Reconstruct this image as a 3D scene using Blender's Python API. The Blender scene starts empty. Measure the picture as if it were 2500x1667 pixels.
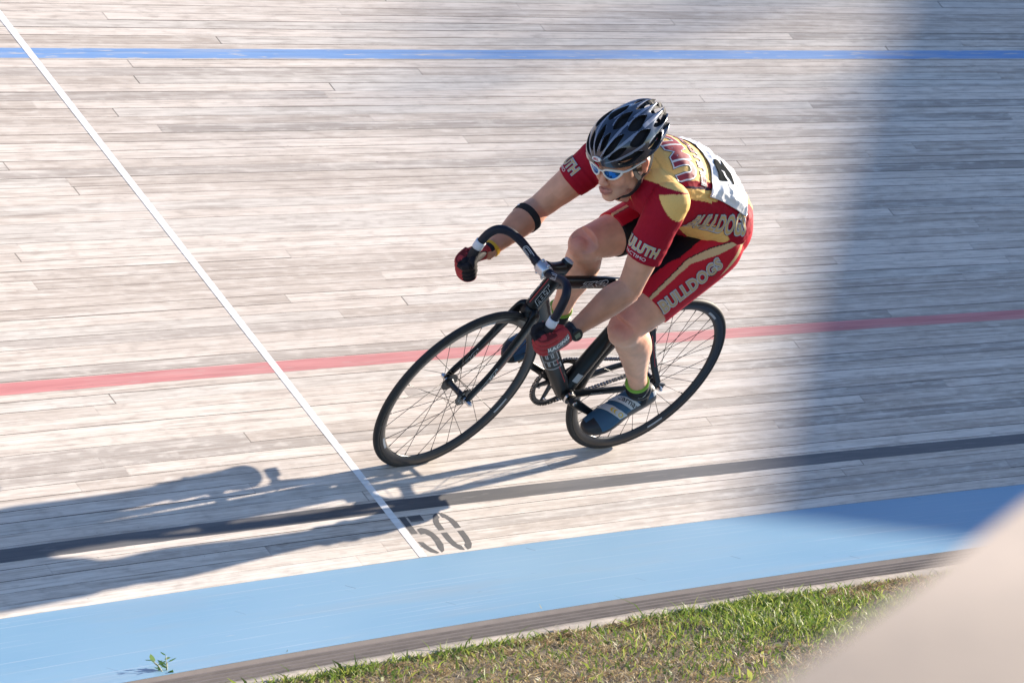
import bpy, bmesh, math, random
import numpy as np
from mathutils import Vector, Matrix, noise
from mathutils.bvhtree import BVHTree
random.seed(7); rng = np.random.default_rng(7)
C = bpy.context.scene.collection
R0 = 24.847124; BANK = 0.737915            # radius of the inner edge of the track, bank angle of the bend
# ------------------------------------------------------------------ camera
cd = bpy.data.cameras.new('camera'); cam = bpy.data.objects.new('camera', cd); C.objects.link(cam)
CR, CU, CF = Vector((0.6554, -0.755145, -0.014356)), Vector((0.05071, 0.025031, 0.9984)), Vector((0.753578, 0.655079, -0.054699))
CP = Vector((-9.411432, -8.566163, 1.381521))
m = Matrix(((CR.x, CU.x, -CF.x, CP.x), (CR.y, CU.y, -CF.y, CP.y), (CR.z, CU.z, -CF.z, CP.z), (0, 0, 0, 1)))
cam.matrix_world = m
cd.sensor_width = 36; cd.lens = 140.8737; cd.clip_start = 0.05; cd.clip_end = 2000
cd.dof.use_dof = True; cd.dof.focus_distance = 12.95; cd.dof.aperture_fstop = 14.0
bpy.context.scene.camera = cam
# ------------------------------------------------------------------ light
SUN = Vector((-0.943029, 0.151689, -0.296118)).normalized()      # direction the light travels
w = bpy.data.worlds.new('World'); bpy.context.scene.world = w; w.use_nodes = True
nt = w.node_tree; sk = nt.nodes.new('ShaderNodeTexSky'); sk.sky_type = 'NISHITA'; sk.sun_disc = False
sk.sun_elevation = math.asin(-SUN.z); sk.sun_rotation = math.atan2(-SUN.x, -SUN.y)
sk.altitude = 0; sk.air_density = 1.0; sk.dust_density = 0.3; sk.ozone_density = 2.5
bg = nt.nodes['Background']; tn = nt.nodes.new('ShaderNodeMix'); tn.data_type = 'RGBA'; tn.blend_type = 'MULTIPLY'; tn.inputs[0].default_value = 1; tn.inputs[7].default_value = (.94, .97, 1.09, 1)
nt.links.new(sk.outputs[0], tn.inputs[6]); nt.links.new(tn.outputs[2], bg.inputs[0]); bg.inputs[1].default_value = 0.09
sd = bpy.data.lights.new('sun', 'SUN'); so = bpy.data.objects.new('sun', sd); C.objects.link(so)
sd.energy = 5.0; sd.angle = math.radians(0.45); sd.color = (1.0, 0.875, 0.72)
so.rotation_mode = 'QUATERNION'; so.rotation_quaternion = SUN.to_track_quat('-Z', 'Y')
vs = bpy.context.scene.view_settings; vs.view_transform = 'Standard'; vs.look = 'None'; vs.gamma = 1; vs.exposure = 1.38
# ------------------------------------------------------------------ materials
def lin(c): return tuple(((v/255)/12.92 if v/255 <= .04045 else ((v/255+.055)/1.055)**2.4) for v in c)
def mat(name, col=(.5, .5, .5), rough=.5, metal=0, spec=.5, coat=0, noise_amt=0, noise_scale=40, bump=0, bump_scale=200, attr=None, sss=0, sheen=0):
    M = bpy.data.materials.new(name); M.use_nodes = True; n = M.node_tree; b = n.nodes['Principled BSDF']
    b.inputs['Roughness'].default_value = rough; b.inputs['Metallic'].default_value = metal
    b.inputs['Specular IOR Level'].default_value = spec; b.inputs['Coat Weight'].default_value = coat
    b.inputs['Coat Roughness'].default_value = .08
    if sss:
        b.inputs['Subsurface Weight'].default_value = sss; b.inputs['Subsurface Radius'].default_value = (.9, .35, .2); b.inputs['Subsurface Scale'].default_value = .012
    if sheen: b.inputs['Sheen Weight'].default_value = sheen; b.inputs['Sheen Roughness'].default_value = .4
    src = None
    if attr:
        a = n.nodes.new('ShaderNodeVertexColor'); a.layer_name = attr; src = a.outputs[0]
    tc = n.nodes.new('ShaderNodeTexCoord')
    if noise_amt:
        t = n.nodes.new('ShaderNodeTexNoise'); t.inputs['Scale'].default_value = noise_scale; t.inputs['Detail'].default_value = 5
        n.links.new(tc.outputs['Object'], t.inputs['Vector'])
        mr = n.nodes.new('ShaderNodeMapRange'); mr.inputs[1].default_value = .25; mr.inputs[2].default_value = .75
        mr.inputs[3].default_value = 1-noise_amt; mr.inputs[4].default_value = 1+noise_amt; n.links.new(t.outputs[0], mr.inputs[0])
        mx = n.nodes.new('ShaderNodeMix'); mx.data_type = 'RGBA'; mx.blend_type = 'MULTIPLY'; mx.inputs[0].default_value = 1
        if src: n.links.new(src, mx.inputs[6])
        else: mx.inputs[6].default_value = (*col, 1)
        cb = n.nodes.new('ShaderNodeCombineColor')
        for i in range(3): n.links.new(mr.outputs[0], cb.inputs[i])
        n.links.new(cb.outputs[0], mx.inputs[7]); src = mx.outputs[2]
    if src: n.links.new(src, b.inputs['Base Color'])
    else: b.inputs['Base Color'].default_value = (*col, 1)
    if bump:
        t2 = n.nodes.new('ShaderNodeTexNoise'); t2.inputs['Scale'].default_value = bump_scale; t2.inputs['Detail'].default_value = 4
        n.links.new(tc.outputs['Object'], t2.inputs['Vector'])
        bn = n.nodes.new('ShaderNodeBump'); bn.inputs['Strength'].default_value = bump; bn.inputs['Distance'].default_value = .002
        n.links.new(t2.outputs[0], bn.inputs['Height']); n.links.new(bn.outputs[0], b.inputs['Normal'])
    return M

class NT:                                                    # small node-building helper
    def __init__(s, M): s.n = M.node_tree
    def node(s, t, **k):
        o = s.n.nodes.new(t)
        for a, v in k.items(): setattr(o, a, v)
        return o
    def put(s, sock, v):
        if hasattr(v, 'is_linked') or isinstance(v, bpy.types.NodeSocket): s.n.links.new(v, sock)
        else: sock.default_value = v
    def math(s, op, a, b=0., c=0.):
        o = s.node('ShaderNodeMath', operation=op); s.put(o.inputs[0], a); s.put(o.inputs[1], b)
        if op in ('MULTIPLY_ADD', 'COMPARE', 'SMOOTH_MIN'): s.put(o.inputs[2], c)
        return o.outputs[0]
    def xyz(s, x, y, z=0.):
        o = s.node('ShaderNodeCombineXYZ'); s.put(o.inputs[0], x); s.put(o.inputs[1], y); s.put(o.inputs[2], z); return o.outputs[0]
    def noise(s, v, scale=1., det=4., dim='3D'):
        o = s.node('ShaderNodeTexNoise', noise_dimensions=dim); s.put(o.inputs['Vector'], v); s.put(o.inputs['Scale'], scale); s.put(o.inputs['Detail'], det); return o.outputs[0]
    def white(s, v):
        o = s.node('ShaderNodeTexWhiteNoise', noise_dimensions='3D'); s.put(o.inputs['Vector'], v); return o.outputs[0]
    def mix(s, f, a, b, blend='MIX'):
        o = s.node('ShaderNodeMix', data_type='RGBA', blend_type=blend); s.put(o.inputs[0], f)
        for i, v in ((6, a), (7, b)):
            if isinstance(v, tuple): v = (*v[:3], 1)
            s.put(o.inputs[i], v)
        return o.outputs[2]
    def rng(s, v, a, b, c=0., d=1., cl=True):
        o = s.node('ShaderNodeMapRange', clamp=cl); s.put(o.inputs[0], v)
        for i, q in enumerate((a, b, c, d)): s.put(o.inputs[i+1], q)
        return o.outputs[0]

def plank_material(name, kind):
    M = bpy.data.materials.new(name); M.use_nodes = True; t = NT(M); b = M.node_tree.nodes['Principled BSDF']
    uv = t.node('ShaderNodeUVMap').outputs[0]; sp = t.node('ShaderNodeSeparateXYZ'); t.put(sp.inputs[0], uv)
    s, u = sp.outputs[0], sp.outputs[1]
    W = .043 if kind != 'rib' else .03
    wob = t.math('MULTIPLY', t.math('SUBTRACT', t.noise(t.xyz(t.math('MULTIPLY', s, .35), t.math('MULTIPLY', u, 14.)), 1., 2.), .5), .006)
    rowf = t.math('DIVIDE', t.math('ADD', u, wob), W); row = t.math('FLOOR', rowf); fr = t.math('FRACT', rowf)
    ro = t.white(t.xyz(row, 3.7, 1.)); ro2 = t.white(t.xyz(row, 9.1, 5.))
    L = t.math('ADD', 2.6, t.math('MULTIPLY', ro2, 2.4))
    segf = t.math('DIVIDE', t.math('ADD', s, t.math('MULTIPLY', ro, 37.)), L); seg = t.math('FLOOR', segf); sf = t.math('MULTIPLY', t.math('FRACT', segf), L)
    h1 = t.white(t.xyz(row, seg, 2.)); h2 = t.white(t.xyz(row, seg, 8.)); h3 = t.white(t.xyz(row, seg, 15.))
    seed = t.math('MULTIPLY', h3, 50.)
    grain = t.noise(t.xyz(t.math('ADD', t.math('MULTIPLY', s, 5.), seed), t.math('MULTIPLY', u, 190.), seed), 1., 5.)
    flame = t.noise(t.xyz(t.math('ADD', t.math('MULTIPLY', s, 2.4), seed), t.math('MULTIPLY', u, 62.), seed), 1., 4.)
    patch = t.noise(t.xyz(t.math('MULTIPLY', s, .55), t.math('MULTIPLY', u, 1.6)), 1., 4.)
    mott = t.noise(t.xyz(t.math('MULTIPLY', s, 14.), t.math('MULTIPLY', u, 48.), seed), 1., 5.)
    gapr = t.white(t.xyz(row, seg, 21.)); gn = t.noise(t.xyz(t.math('MULTIPLY', s, 1.3), t.math('MULTIPLY', row, 7.3)), 1., 3.)
    gw = t.math('ADD', .030, t.math('MULTIPLY', t.math('MULTIPLY', gapr, gn), .10))
    gap = t.math('LESS_THAN', fr, gw); gstr = t.rng(t.math('MULTIPLY_ADD', gapr, .55, gn), .30, .85, .18, 1.)
    joint = t.math('MULTIPLY', t.math('LESS_THAN', sf, .006), t.rng(h2, .45, .95, .15, .9))
    dark = t.math('MAXIMUM', t.math('MULTIPLY', gap, gstr), joint)
    if kind == 'wood':
        c = t.mix(t.rng(h1, 0, 1), (.42, .355, .305), (.64, .56, .495))
        c = t.mix(t.math('MULTIPLY', t.math('LESS_THAN', h2, .11), .65), c, (.235, .21, .195))
        c = t.mix(t.math('MULTIPLY', t.math('GREATER_THAN', h2, .86), .6), c, (.56, .53, .49))
        c = t.mix(t.rng(flame, .50, .68, 0, .7), c, (.66, .60, .545))
        c = t.mix(t.rng(flame, .47, .30, 0, .6), c, (.25, .205, .175))
        c = t.mix(t.rng(mott, .52, .72, 0, .5), c, (.70, .645, .59))
        c = t.mix(t.rng(mott, .46, .26, 0, .5), c, (.25, .205, .175))
        g = t.rng(grain, .25, .75, .80, 1.18); c = t.mix(1., c, t.mix(g, (0, 0, 0), (1, 1, 1)), 'MULTIPLY') if False else t.mix(t.rng(grain, .5, .3, 0, .5), c, (.22, .175, .145))
        c = t.mix(t.rng(patch, .38, .66, .0, .22), c, (.40, .345, .31))
        fine = t.noise(t.xyz(t.math('MULTIPLY', s, 2.2), t.math('MULTIPLY', u, 420.)), 1., 3.)
        c = t.mix(t.rng(fine, .55, .71, 0, .45), c, (.19, .14, .105)); c = t.mix(t.rng(fine, .44, .30, 0, .4), c, (.74, .69, .64))
        spk = t.noise(t.xyz(t.math('MULTIPLY', s, 45.), t.math('MULTIPLY', u, 95.)), 1., 2.); spm = t.noise(t.xyz(t.math('MULTIPLY', s, .8), t.math('MULTIPLY', u, 3.)), 1., 2.)
        c = t.mix(t.math('MULTIPLY', t.rng(spk, .69, .74), t.rng(spm, .55, .65, 0, .6)), c, (.12, .10, .09))
        c = t.mix(dark, c, (.07, .055, .045)); ro_, sp_ = .60, .5
    elif kind == 'blue':
        c = t.mix(t.rng(patch, .35, .7), (.165, .345, .51), (.225, .40, .545))
        c = t.mix(t.rng(mott, .55, .78, 0, .4), c, (.22, .36, .56))
        sc = t.noise(t.xyz(t.math('MULTIPLY', s, 1.2), t.math('MULTIPLY', u, 160.)), 1., 3.)
        c = t.mix(t.rng(sc, .66, .72, 0, .5), c, (.42, .52, .66))
        sc2 = t.noise(t.xyz(t.math('MULTIPLY', s, 6.), t.math('MULTIPLY', u, 50.)), 1., 3.)
        c = t.mix(t.math('MULTIPLY', gap, t.rng(gn, .46, .62, 0, .75)), c, (.48, .57, .67))
        c = t.mix(t.rng(sc2, .72, .76, 0, .6), c, (.55, .55, .55))
        c = t.mix(t.rng(t.noise(t.xyz(t.math('MULTIPLY', s, 60.), t.math('MULTIPLY', u, 60.)), 1., 3.), .70, .78, 0, .35), c, (.5, .52, .55))
        c = t.mix(t.math('MULTIPLY', joint, .75), c, (.05, .10, .22))
        dirt = t.noise(t.xyz(t.math('MULTIPLY', s, 1.1), t.math('MULTIPLY', u, 7.), 4.), 1., 6.); c = t.mix(t.rng(dirt, .54, .75, 0, .35), c, (.30, .36, .42))
        scf = t.noise(t.xyz(t.math('ADD', t.math('MULTIPLY', s, 9.), t.math('MULTIPLY', u, 22.)), t.math('MULTIPLY', u, 55.), 2.), 1., 3.); c = t.mix(t.rng(scf, .73, .77, 0, .5), c, (.06, .12, .24)); ro_, sp_ = .46, .65
    elif kind == 'rib':
        c = t.mix(h1, (.10, .085, .085), (.17, .145, .14)); c = t.mix(t.rng(mott, .4, .7, 0, .4), c, (.22, .19, .18)); ro_, sp_ = .8, .3
    t.put(b.inputs['Base Color'], c); b.inputs['Roughness'].default_value = ro_; b.inputs['Specular IOR Level'].default_value = sp_
    h = t.math('SUBTRACT', t.math('MULTIPLY', grain, .25), t.math('MULTIPLY', dark, 1.4))
    h = t.math('ADD', h, t.math('MULTIPLY', h1, .35))
    bn = t.node('ShaderNodeBump'); bn.inputs['Strength'].default_value = .30 if kind == 'wood' else .18; bn.inputs['Distance'].default_value = .003
    t.put(bn.inputs['Height'], h); t.put(b.inputs['Normal'], bn.outputs[0])
    return M

def paint_material(name, c1, c2, under, wear=.5, rough=.5):
    """floor paint over the planks: worn, so that wood shows in flecks and plank gaps show through"""
    M = bpy.data.materials.new(name); M.use_nodes = True; t = NT(M); b = M.node_tree.nodes['Principled BSDF']
    uv = t.node('ShaderNodeUVMap').outputs[0]; sp = t.node('ShaderNodeSeparateXYZ'); t.put(sp.inputs[0], uv); s, u = sp.outputs[0], sp.outputs[1]
    rowf = t.math('DIVIDE', u, .043); row = t.math('FLOOR', rowf); fr = t.math('FRACT', rowf)
    n1 = t.noise(t.xyz(t.math('MULTIPLY', s, 3.), t.math('MULTIPLY', u, 60.)), 1., 5.); n2 = t.noise(t.xyz(t.math('MULTIPLY', s, 7.), t.math('MULTIPLY', u, 90.)), 1., 4.)
    c = t.mix(t.rng(n1, .35, .65), c1, c2)
    c = t.mix(t.rng(n2, .60, .68, 0, wear), c, under); c = t.mix(t.rng(t.noise(t.xyz(t.math('MULTIPLY', s, 1.7), t.math('MULTIPLY', u, 30.), 3.), 1., 4.), .5, .75, 0, min(.5, wear)), c, under)
    g = t.math('MULTIPLY', t.math('LESS_THAN', fr, .06), t.rng(t.noise(t.xyz(t.math('MULTIPLY', s, 2.), t.math('MULTIPLY', row, 3.)), 1., 4.), .45, .6, .05, .8))
    c = t.mix(g, c, tuple(v*.45 for v in c1)); t.put(b.inputs['Base Color'], c); b.inputs['Roughness'].default_value = rough; b.inputs['Specular IOR Level'].default_value = .75
    return M
# ------------------------------------------------------------------ object helpers
def link(name, me, m=None, parent=None, smooth=True):
    o = bpy.data.objects.new(name, me); C.objects.link(o)
    if m is not None:
        for mm in (m if isinstance(m, (list, tuple)) else [m]): me.materials.append(mm)
    if smooth: me.polygons.foreach_set('use_smooth', [True]*len(me.polygons))
    if parent: o.parent = parent
    return o
def mesh(name, V, F):
    me = bpy.data.meshes.new(name); me.from_pydata([tuple(v) for v in V], [], [tuple(f) for f in F]); me.update(); return me
def struct(o): o['kind'] = 'structure'; return o
def tag(o, label, cat, group=None):
    o['label'] = label; o['category'] = cat
    if group: o['group'] = group
    return o
def surf(a, u, h=0.):
    """point on the banked track: azimuth a, distance u up the bank from the inner edge, h above the boards"""
    r = R0+u*math.cos(BANK)-h*math.sin(BANK)
    return (r*math.sin(a), r*math.cos(a)-R0, u*math.sin(BANK)+h*math.cos(BANK))
def flat(r, z, a): return (r*math.sin(a), r*math.cos(a)-R0, z)
def strip(name, a0, a1, na, prof, m, uvf=None, smooth=True):
    """sheet swept along the bend; prof is a list of functions a -> point with its v coordinate"""
    A = np.linspace(a0, a1, na+1); V, UV = [], []
    for a in A:
        for f, v in prof: V.append(f(a)); UV.append((a*R0, v))
    k = len(prof); F = [(i*k+j, (i+1)*k+j, (i+1)*k+j+1, i*k+j+1) for i in range(na) for j in range(k-1)]
    me = mesh(name, V, F); l = me.uv_layers.new(name='UVMap')
    idx = np.zeros(len(me.loops), dtype=np.int32); me.loops.foreach_get('vertex_index', idx)
    l.data.foreach_set('uv', np.array(UV)[idx].ravel()); o = link(name, me, m, None, smooth)
    bm = bmesh.new(); bm.from_mesh(me); bmesh.ops.recalc_face_normals(bm, faces=bm.faces)
    if bm.faces[0].normal.z < 0: bmesh.ops.reverse_faces(bm, faces=bm.faces)
    bm.to_mesh(me); bm.free(); return o
A0, A1 = -.30, .95
WOOD = plank_material('weathered_planks', 'wood')
struct(strip('wooden_track', A0, A1, 320, [(lambda a, u=u: surf(a, u), u) for u in np.linspace(0, 7.2, 19)], WOOD))
BLUE = plank_material('blue_painted_boards', 'blue')
RB, ZB = R0-.693, -.10
struct(strip('blue_apron', A0, A1, 320, [(lambda a, f=f: flat(R0-.693*f, -.10*f, a), -.70*f) for f in (0, .5, 1)], BLUE))
# ribbed board edge under the apron: real steps
RIB = plank_material('ribbed_edge_boards', 'rib'); pr = []
nr = 4
for i in range(nr):
    r1 = RB-.004-i*.024; z1 = ZB-.012-i*.005
    for (dr, dz) in ((0, 0), (-.017, 0), (-.018, -.011), (-.0235, -.011)): pr.append((lambda a, r=r1+dr, z=z1+dz: flat(r, z, a), -.8-i*.03-(-dr)))
pr = [(lambda a: flat(RB, ZB-.0005, a), -.8)]+pr
struct(strip('ribbed_edge_boards', A0, A1, 320, pr, RIB, smooth=False))
RC = RB-.004-nr*.024
CONC = mat('kerb_concrete', (.40, .35, .30), .9, noise_amt=.25, noise_scale=18, bump=.6, bump_scale=60)
def kz(a, k): return .006*noise.noise(Vector((a*R0*3, k, 0)))
struct(strip('concrete_kerb', A0, A1, 900, [(lambda a: flat(RC, ZB-.07, a), 0), (lambda a: flat(RC-.003, ZB-.030+kz(a, 1), a), .1), (lambda a: flat(RC-.042+3*kz(a, 5), ZB-.036+kz(a, 2), a), .2), (lambda a: flat(RC-.050+3*kz(a, 5), ZB-.12, a), .3)], CONC))
SOIL = mat('soil', (.13, .10, .065), .95, noise_amt=.5, noise_scale=9, bump=1, bump_scale=30)
# infield ground, one sheet from the kerb across the infield
struct(strip('infield_ground', A0-.2, A1, 120, [(lambda a, r=r, z=z: flat(r, z, a), r) for r, z in ((RC-.052, ZB-.055), (RC-.5, ZB-.06), (RC-2, ZB-.05), (RC-6, ZB-.03), (RC-14, ZB), (2, ZB))], SOIL))
gm = mesh('ground', [(-400, -400, -1.2), (400, -400, -1.2), (400, 400, -1.2), (-400, 400, -1.2)], [(0, 1, 2, 3)])
struct(link('ground', gm, mat('outer_ground', (.10, .11, .05), .95, noise_amt=.4, noise_scale=.5)))
# painted lines, each a thin sheet on the boards
def lane(name, u0, u1, m, h): return struct(strip(name, A0, A1, 420, [(lambda a, u=u: surf(a, u+.0012*noise.noise(Vector((a*R0*9, u*50, 0))), h), u) for u in (u0, u1)], m))
P_RED = paint_material('red_line_paint', (.43, .115, .115), (.52, .17, .165), (.45, .38, .34), .25)
P_BLK = paint_material('black_line_paint', (.026, .025, .029), (.042, .040, .042), (.40, .36, .33), .12, .44)
P_BLU = paint_material('blue_line_paint', (.10, .235, .50), (.14, .28, .54), (.50, .46, .42), .8)
P_WHT = paint_material('white_line_paint', (.66, .65, .66), (.78, .77, .77), (.50, .46, .43), .5)
lane('measurement_line', .200, .250, P_BLK, .0004); lane('sprinters_line', .850, .900, P_RED, .0004); lane('stayers_line', 2.415, 2.468, P_BLU, .0004)
Uw = np.linspace(.002, 7.1, 90); V = []; hw = .018
for u in Uw:
    r = R0+u*math.cos(BANK)
    for sx in (-1, 1): V.append(surf((sx*hw-.001)/r, u, .0009))
me = mesh('white_line', V, [(2*i, 2*i+1, 2*i+3, 2*i+2) for i in range(len(Uw)-1)])
l = me.uv_layers.new(name='UVMap')
for lp, d in zip(me.loops, l.data): d.uv = (lp.vertex_index % 2*.036, Uw[lp.vertex_index//2])
struct(link('distance_mark_line', me, P_WHT))
# stencilled 50, polygons in (s,u) metres beside the white line
def arc(cx, cy, rx, ry, t0, t1, w_, n=14):
    T = [math.radians(t0+(t1-t0)*i/n) for i in range(n+1)]
    return [(cx+rx*math.cos(t), cy+ry*math.sin(t)) for t in T]+[(cx+(rx-w_)*math.cos(t), cy+(ry-w_)*math.sin(t)) for t in reversed(T)]
polys = []
sx0, W5, H0, H1 = .028, .078, .012, .176
polys.append([(sx0, H1), (sx0+.022, H1), (sx0+.022, .100), (sx0, .100)])
polys.append([(sx0+.029, H1), (sx0+.076, H1), (sx0+.076, .150), (sx0+.029, .150)])
polys.append([(sx0+.029, .118), (sx0+.046, .122), (sx0+.062, .114), (sx0+.074, .096), (sx0+.079, .070), (sx0+.077, .042), (sx0+.064, .016), (sx0+.052, .010), (sx0+.050, .030), (sx0+.056, .055), (sx0+.056, .080), (sx0+.045, .096), (sx0+.029, .094)])
polys.append([(sx0, .066), (sx0+.018, .062), (sx0+.024, .042), (sx0+.044, .010), (sx0+.034, .008), (sx0+.016, .018), (sx0+.004, .038)])
sx1 = sx0+.098
for sgn in (-1, 1):
    cx = sx1+.040
    X = lambda v: cx+sgn*v
    polys.append([(X(.004), H1), (X(.022), H1-.010), (X(.036), H1-.034), (X(.040), .128), (X(.040), .102), (X(.019), .102), (X(.018), .135), (X(.012), .150), (X(.004), .154)])
    polys.append([(X(.040), .090), (X(.040), .058), (X(.034), .030), (X(.020), .012), (X(.005), .008), (X(.005), .028), (X(.014), .036), (X(.018), .055), (X(.019), .090)])
V, F = [], []
for p in polys:
    b0 = len(V)
    for s_, u in p: V.append(surf((.024+(s_-.028)*1.34)/(R0+u*math.cos(BANK)), u, .0005))
    F.append(tuple(range(b0, b0+len(p))))
me = mesh('distance_number', V, F); l = me.uv_layers.new(name='UVMap')
for lp, d in zip(me.loops, l.data):
    s_, u = [q for p in polys for q in p][lp.vertex_index]; d.uv = (s_, u)
struct(link('painted_distance_number', me, P_BLK, smooth=False))
# ------------------------------------------------------------------ mesh builder
def vec(*a): return np.array(a if len(a) > 1 else a[0], dtype=float)
def unit(v): v = np.asarray(v, float); return v/(np.linalg.norm(v)+1e-12)
def cr_spline(P, k=6, closed=False):
    """Catmull-Rom through rows of P (any number of columns)"""
    P = np.asarray(P, float); n = len(P)
    if closed: Q = np.vstack([P[-1], P, P[0], P[1]]); m_ = n
    else: Q = np.vstack([2*P[0]-P[1], P, 2*P[-1]-P[-2]]); m_ = n-1
    out = []
    for i in range(m_):
        a, b, c, d = Q[i:i+4]
        for j in range(k):
            t = j/k; out.append(.5*((2*b)+(-a+c)*t+(2*a-5*b+4*c-d)*t*t+(-a+3*b-3*c+d)*t**3))
    if not closed: out.append(P[-1])
    return np.array(out)
class MB:
    def __init__(s): s.V, s.F, s.I = [], [], []
    def add(s, V, F, mi=0):
        b = len(s.V); s.V += [tuple(v) for v in V]; s.F += [tuple(i+b for i in f) for f in F]; s.I += [mi]*len(F); return s
    def loft(s, cs, X, Y, A, B, n=16, mi=0, cap=True, e=1., closed=False):
        V, F = [], []; T = np.linspace(0, 2*np.pi, n, endpoint=False)
        ct, st = np.cos(T), np.sin(T); ct = np.sign(ct)*abs(ct)**e; st = np.sign(st)*abs(st)**e
        k = len(cs)
        for i in range(k): V += [cs[i]+A[i]*x*X[i]+B[i]*y*Y[i] for x, y in zip(ct, st)]
        for i in range(k if closed else k-1):
            i2 = (i+1) % k
            for j in range(n): F.append((i*n+j, i*n+(j+1) % n, i2*n+(j+1) % n, i2*n+j))
        if cap and not closed: F.append(tuple(reversed(range(n)))); F.append(tuple(range((k-1)*n, k*n)))
        return s.add(V, F, mi)
    def tube(s, P, r, n=12, mi=0, flat=1., ref=(0, 1, 0), e=1., cap=True, closed=False):
        """tube along P; r radius or list; flat scales the second axis (perpendicular to ref)"""
        P = np.asarray(P, float); k = len(P); r = np.ones(k)*r; fl = np.ones(k)*flat; X, Y = [], []
        for i in range(k):
            t = unit(P[(i+1) % k]-P[i-1]) if closed else unit(P[min(i+1, k-1)]-P[max(i-1, 0)])
            y = unit(np.cross(t, ref)) if abs(np.dot(t, ref)) < .98 else (Y[-1] if Y else unit(np.cross(t, (.3, .2, .9))))
            x = unit(np.cross(y, t)); X.append(x); Y.append(y)
        return s.loft(P, X, Y, r, r*fl, n, mi, cap, e, closed)
    def sphere(s, c, rx, ry=None, rz=None, n=12, mi=0, R=None):
        ry = ry or rx; rz = rz or rx; V, F = [], []; m_ = n//2
        for i in range(m_+1):
            ph = math.pi*i/m_
            for j in range(n):
                th = 2*math.pi*j/n; V.append(vec(rx*math.sin(ph)*math.cos(th), ry*math.sin(ph)*math.sin(th), rz*math.cos(ph)))
        if R is not None: V = [R@v for v in V]
        V = [v+np.asarray(c) for v in V]
        for i in range(m_):
            for j in range(n): F.append((i*n+j, (i+1)*n+j, (i+1)*n+(j+1) % n, i*n+(j+1) % n))
        return s.add(V, F, mi)
    def cyl(s, a, b, r, r2=None, n=20, mi=0, cap=True):
        return s.tube([a, b], [r, r if r2 is None else r2], n, mi, cap=cap)
    def lathe(s, prof, c=(0, 0, 0), n=64, mi=0, closed=False):
        """profile (radius, y) revolved about the y axis through c"""
        V, F = [], []; k = len(prof)
        for i in range(n):
            t = 2*math.pi*i/n
            for r, y in prof: V.append((c[0]+r*math.cos(t), c[1]+y, c[2]+r*math.sin(t)))
        for i in range(n):
            for j in range(k if closed else k-1):
                j2 = (j+1) % k; F.append((i*k+j, i*k+j2, ((i+1) % n)*k+j2, ((i+1) % n)*k+j))
        return s.add(V, F, mi)
    def prism(s, poly, o, X, Y, N, th, mi=0):
        """flat polygon (x,y) extruded by th along N"""
        o, X, Y, N = map(lambda q: np.asarray(q, float), (o, X, Y, N)); k = len(poly)
        V = [o+x*X+y*Y for x, y in poly]+[o+x*X+y*Y+N*th for x, y in poly]
        F = [tuple(range(k)), tuple(reversed(range(k, 2*k)))]+[(i, i+k, (i+1) % k+k, (i+1) % k) for i in range(k)]
        return s.add(V, F, mi)
    def build(s, name, m, parent=None, smooth=True, sub=0, weld=True, auto=None):
        me = bpy.data.meshes.new(name); me.from_pydata(s.V, [], s.F); me.update()
        bm = bmesh.new(); bm.from_mesh(me)
        for f, i in zip(bm.faces, s.I): f.material_index = i
        if weld: bmesh.ops.remove_doubles(bm, verts=bm.verts, dist=1e-6)
        bmesh.ops.recalc_face_normals(bm, faces=bm.faces); bm.to_mesh(me); bm.free()
        o = link(name, me, m, parent, smooth)
        if smooth and auto is not None: me.set_sharp_from_angle(angle=math.radians(auto))
        if sub:
            md = o.modifiers.new('sub', 'SUBSURF'); md.levels = sub; md.render_levels = sub
        return o
def apply_mods(o):
    dg = bpy.context.evaluated_depsgraph_get(); dg.update(); e = o.evaluated_get(dg); me = bpy.data.meshes.new_from_object(e)
    old = o.data; o.modifiers.clear(); o.data = me; me.name = old.name; return o
def fuse(mb, name, m, parent, vox=.006, smooth=6, fac=.5):
    """closed pieces -> one continuous skin"""
    o = mb.build(name, m, None, weld=False)
    r = o.modifiers.new('r', 'REMESH'); r.mode = 'VOXEL'; r.voxel_size = vox
    if smooth: q = o.modifiers.new('s', 'SMOOTH'); q.iterations = smooth; q.factor = fac
    apply_mods(o); o.data.polygons.foreach_set('use_smooth', [True]*len(o.data.polygons))
    if parent: o.parent = parent
    return o
def coords(o):
    n = len(o.data.vertices); a = np.zeros(n*3); o.data.vertices.foreach_get('co', a); return a.reshape(-1, 3)
def setco(o, V): o.data.vertices.foreach_set('co', np.asarray(V, float).ravel()); o.data.update()
def normals(o):
    n = len(o.data.vertices); a = np.zeros(n*3); o.data.vertices.foreach_get('normal', a); return a.reshape(-1, 3)
def paint(o, col, name='col'):
    a = o.data.color_attributes.new(name, 'FLOAT_COLOR', 'POINT'); c = np.ones((len(o.data.vertices), 4)); c[:, :3] = col; a.data.foreach_set('color', c.ravel())
def bvh(o):
    me = o.data; return BVHTree.FromPolygons([v.co for v in me.vertices], [p.vertices[:] for p in me.polygons])
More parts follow.
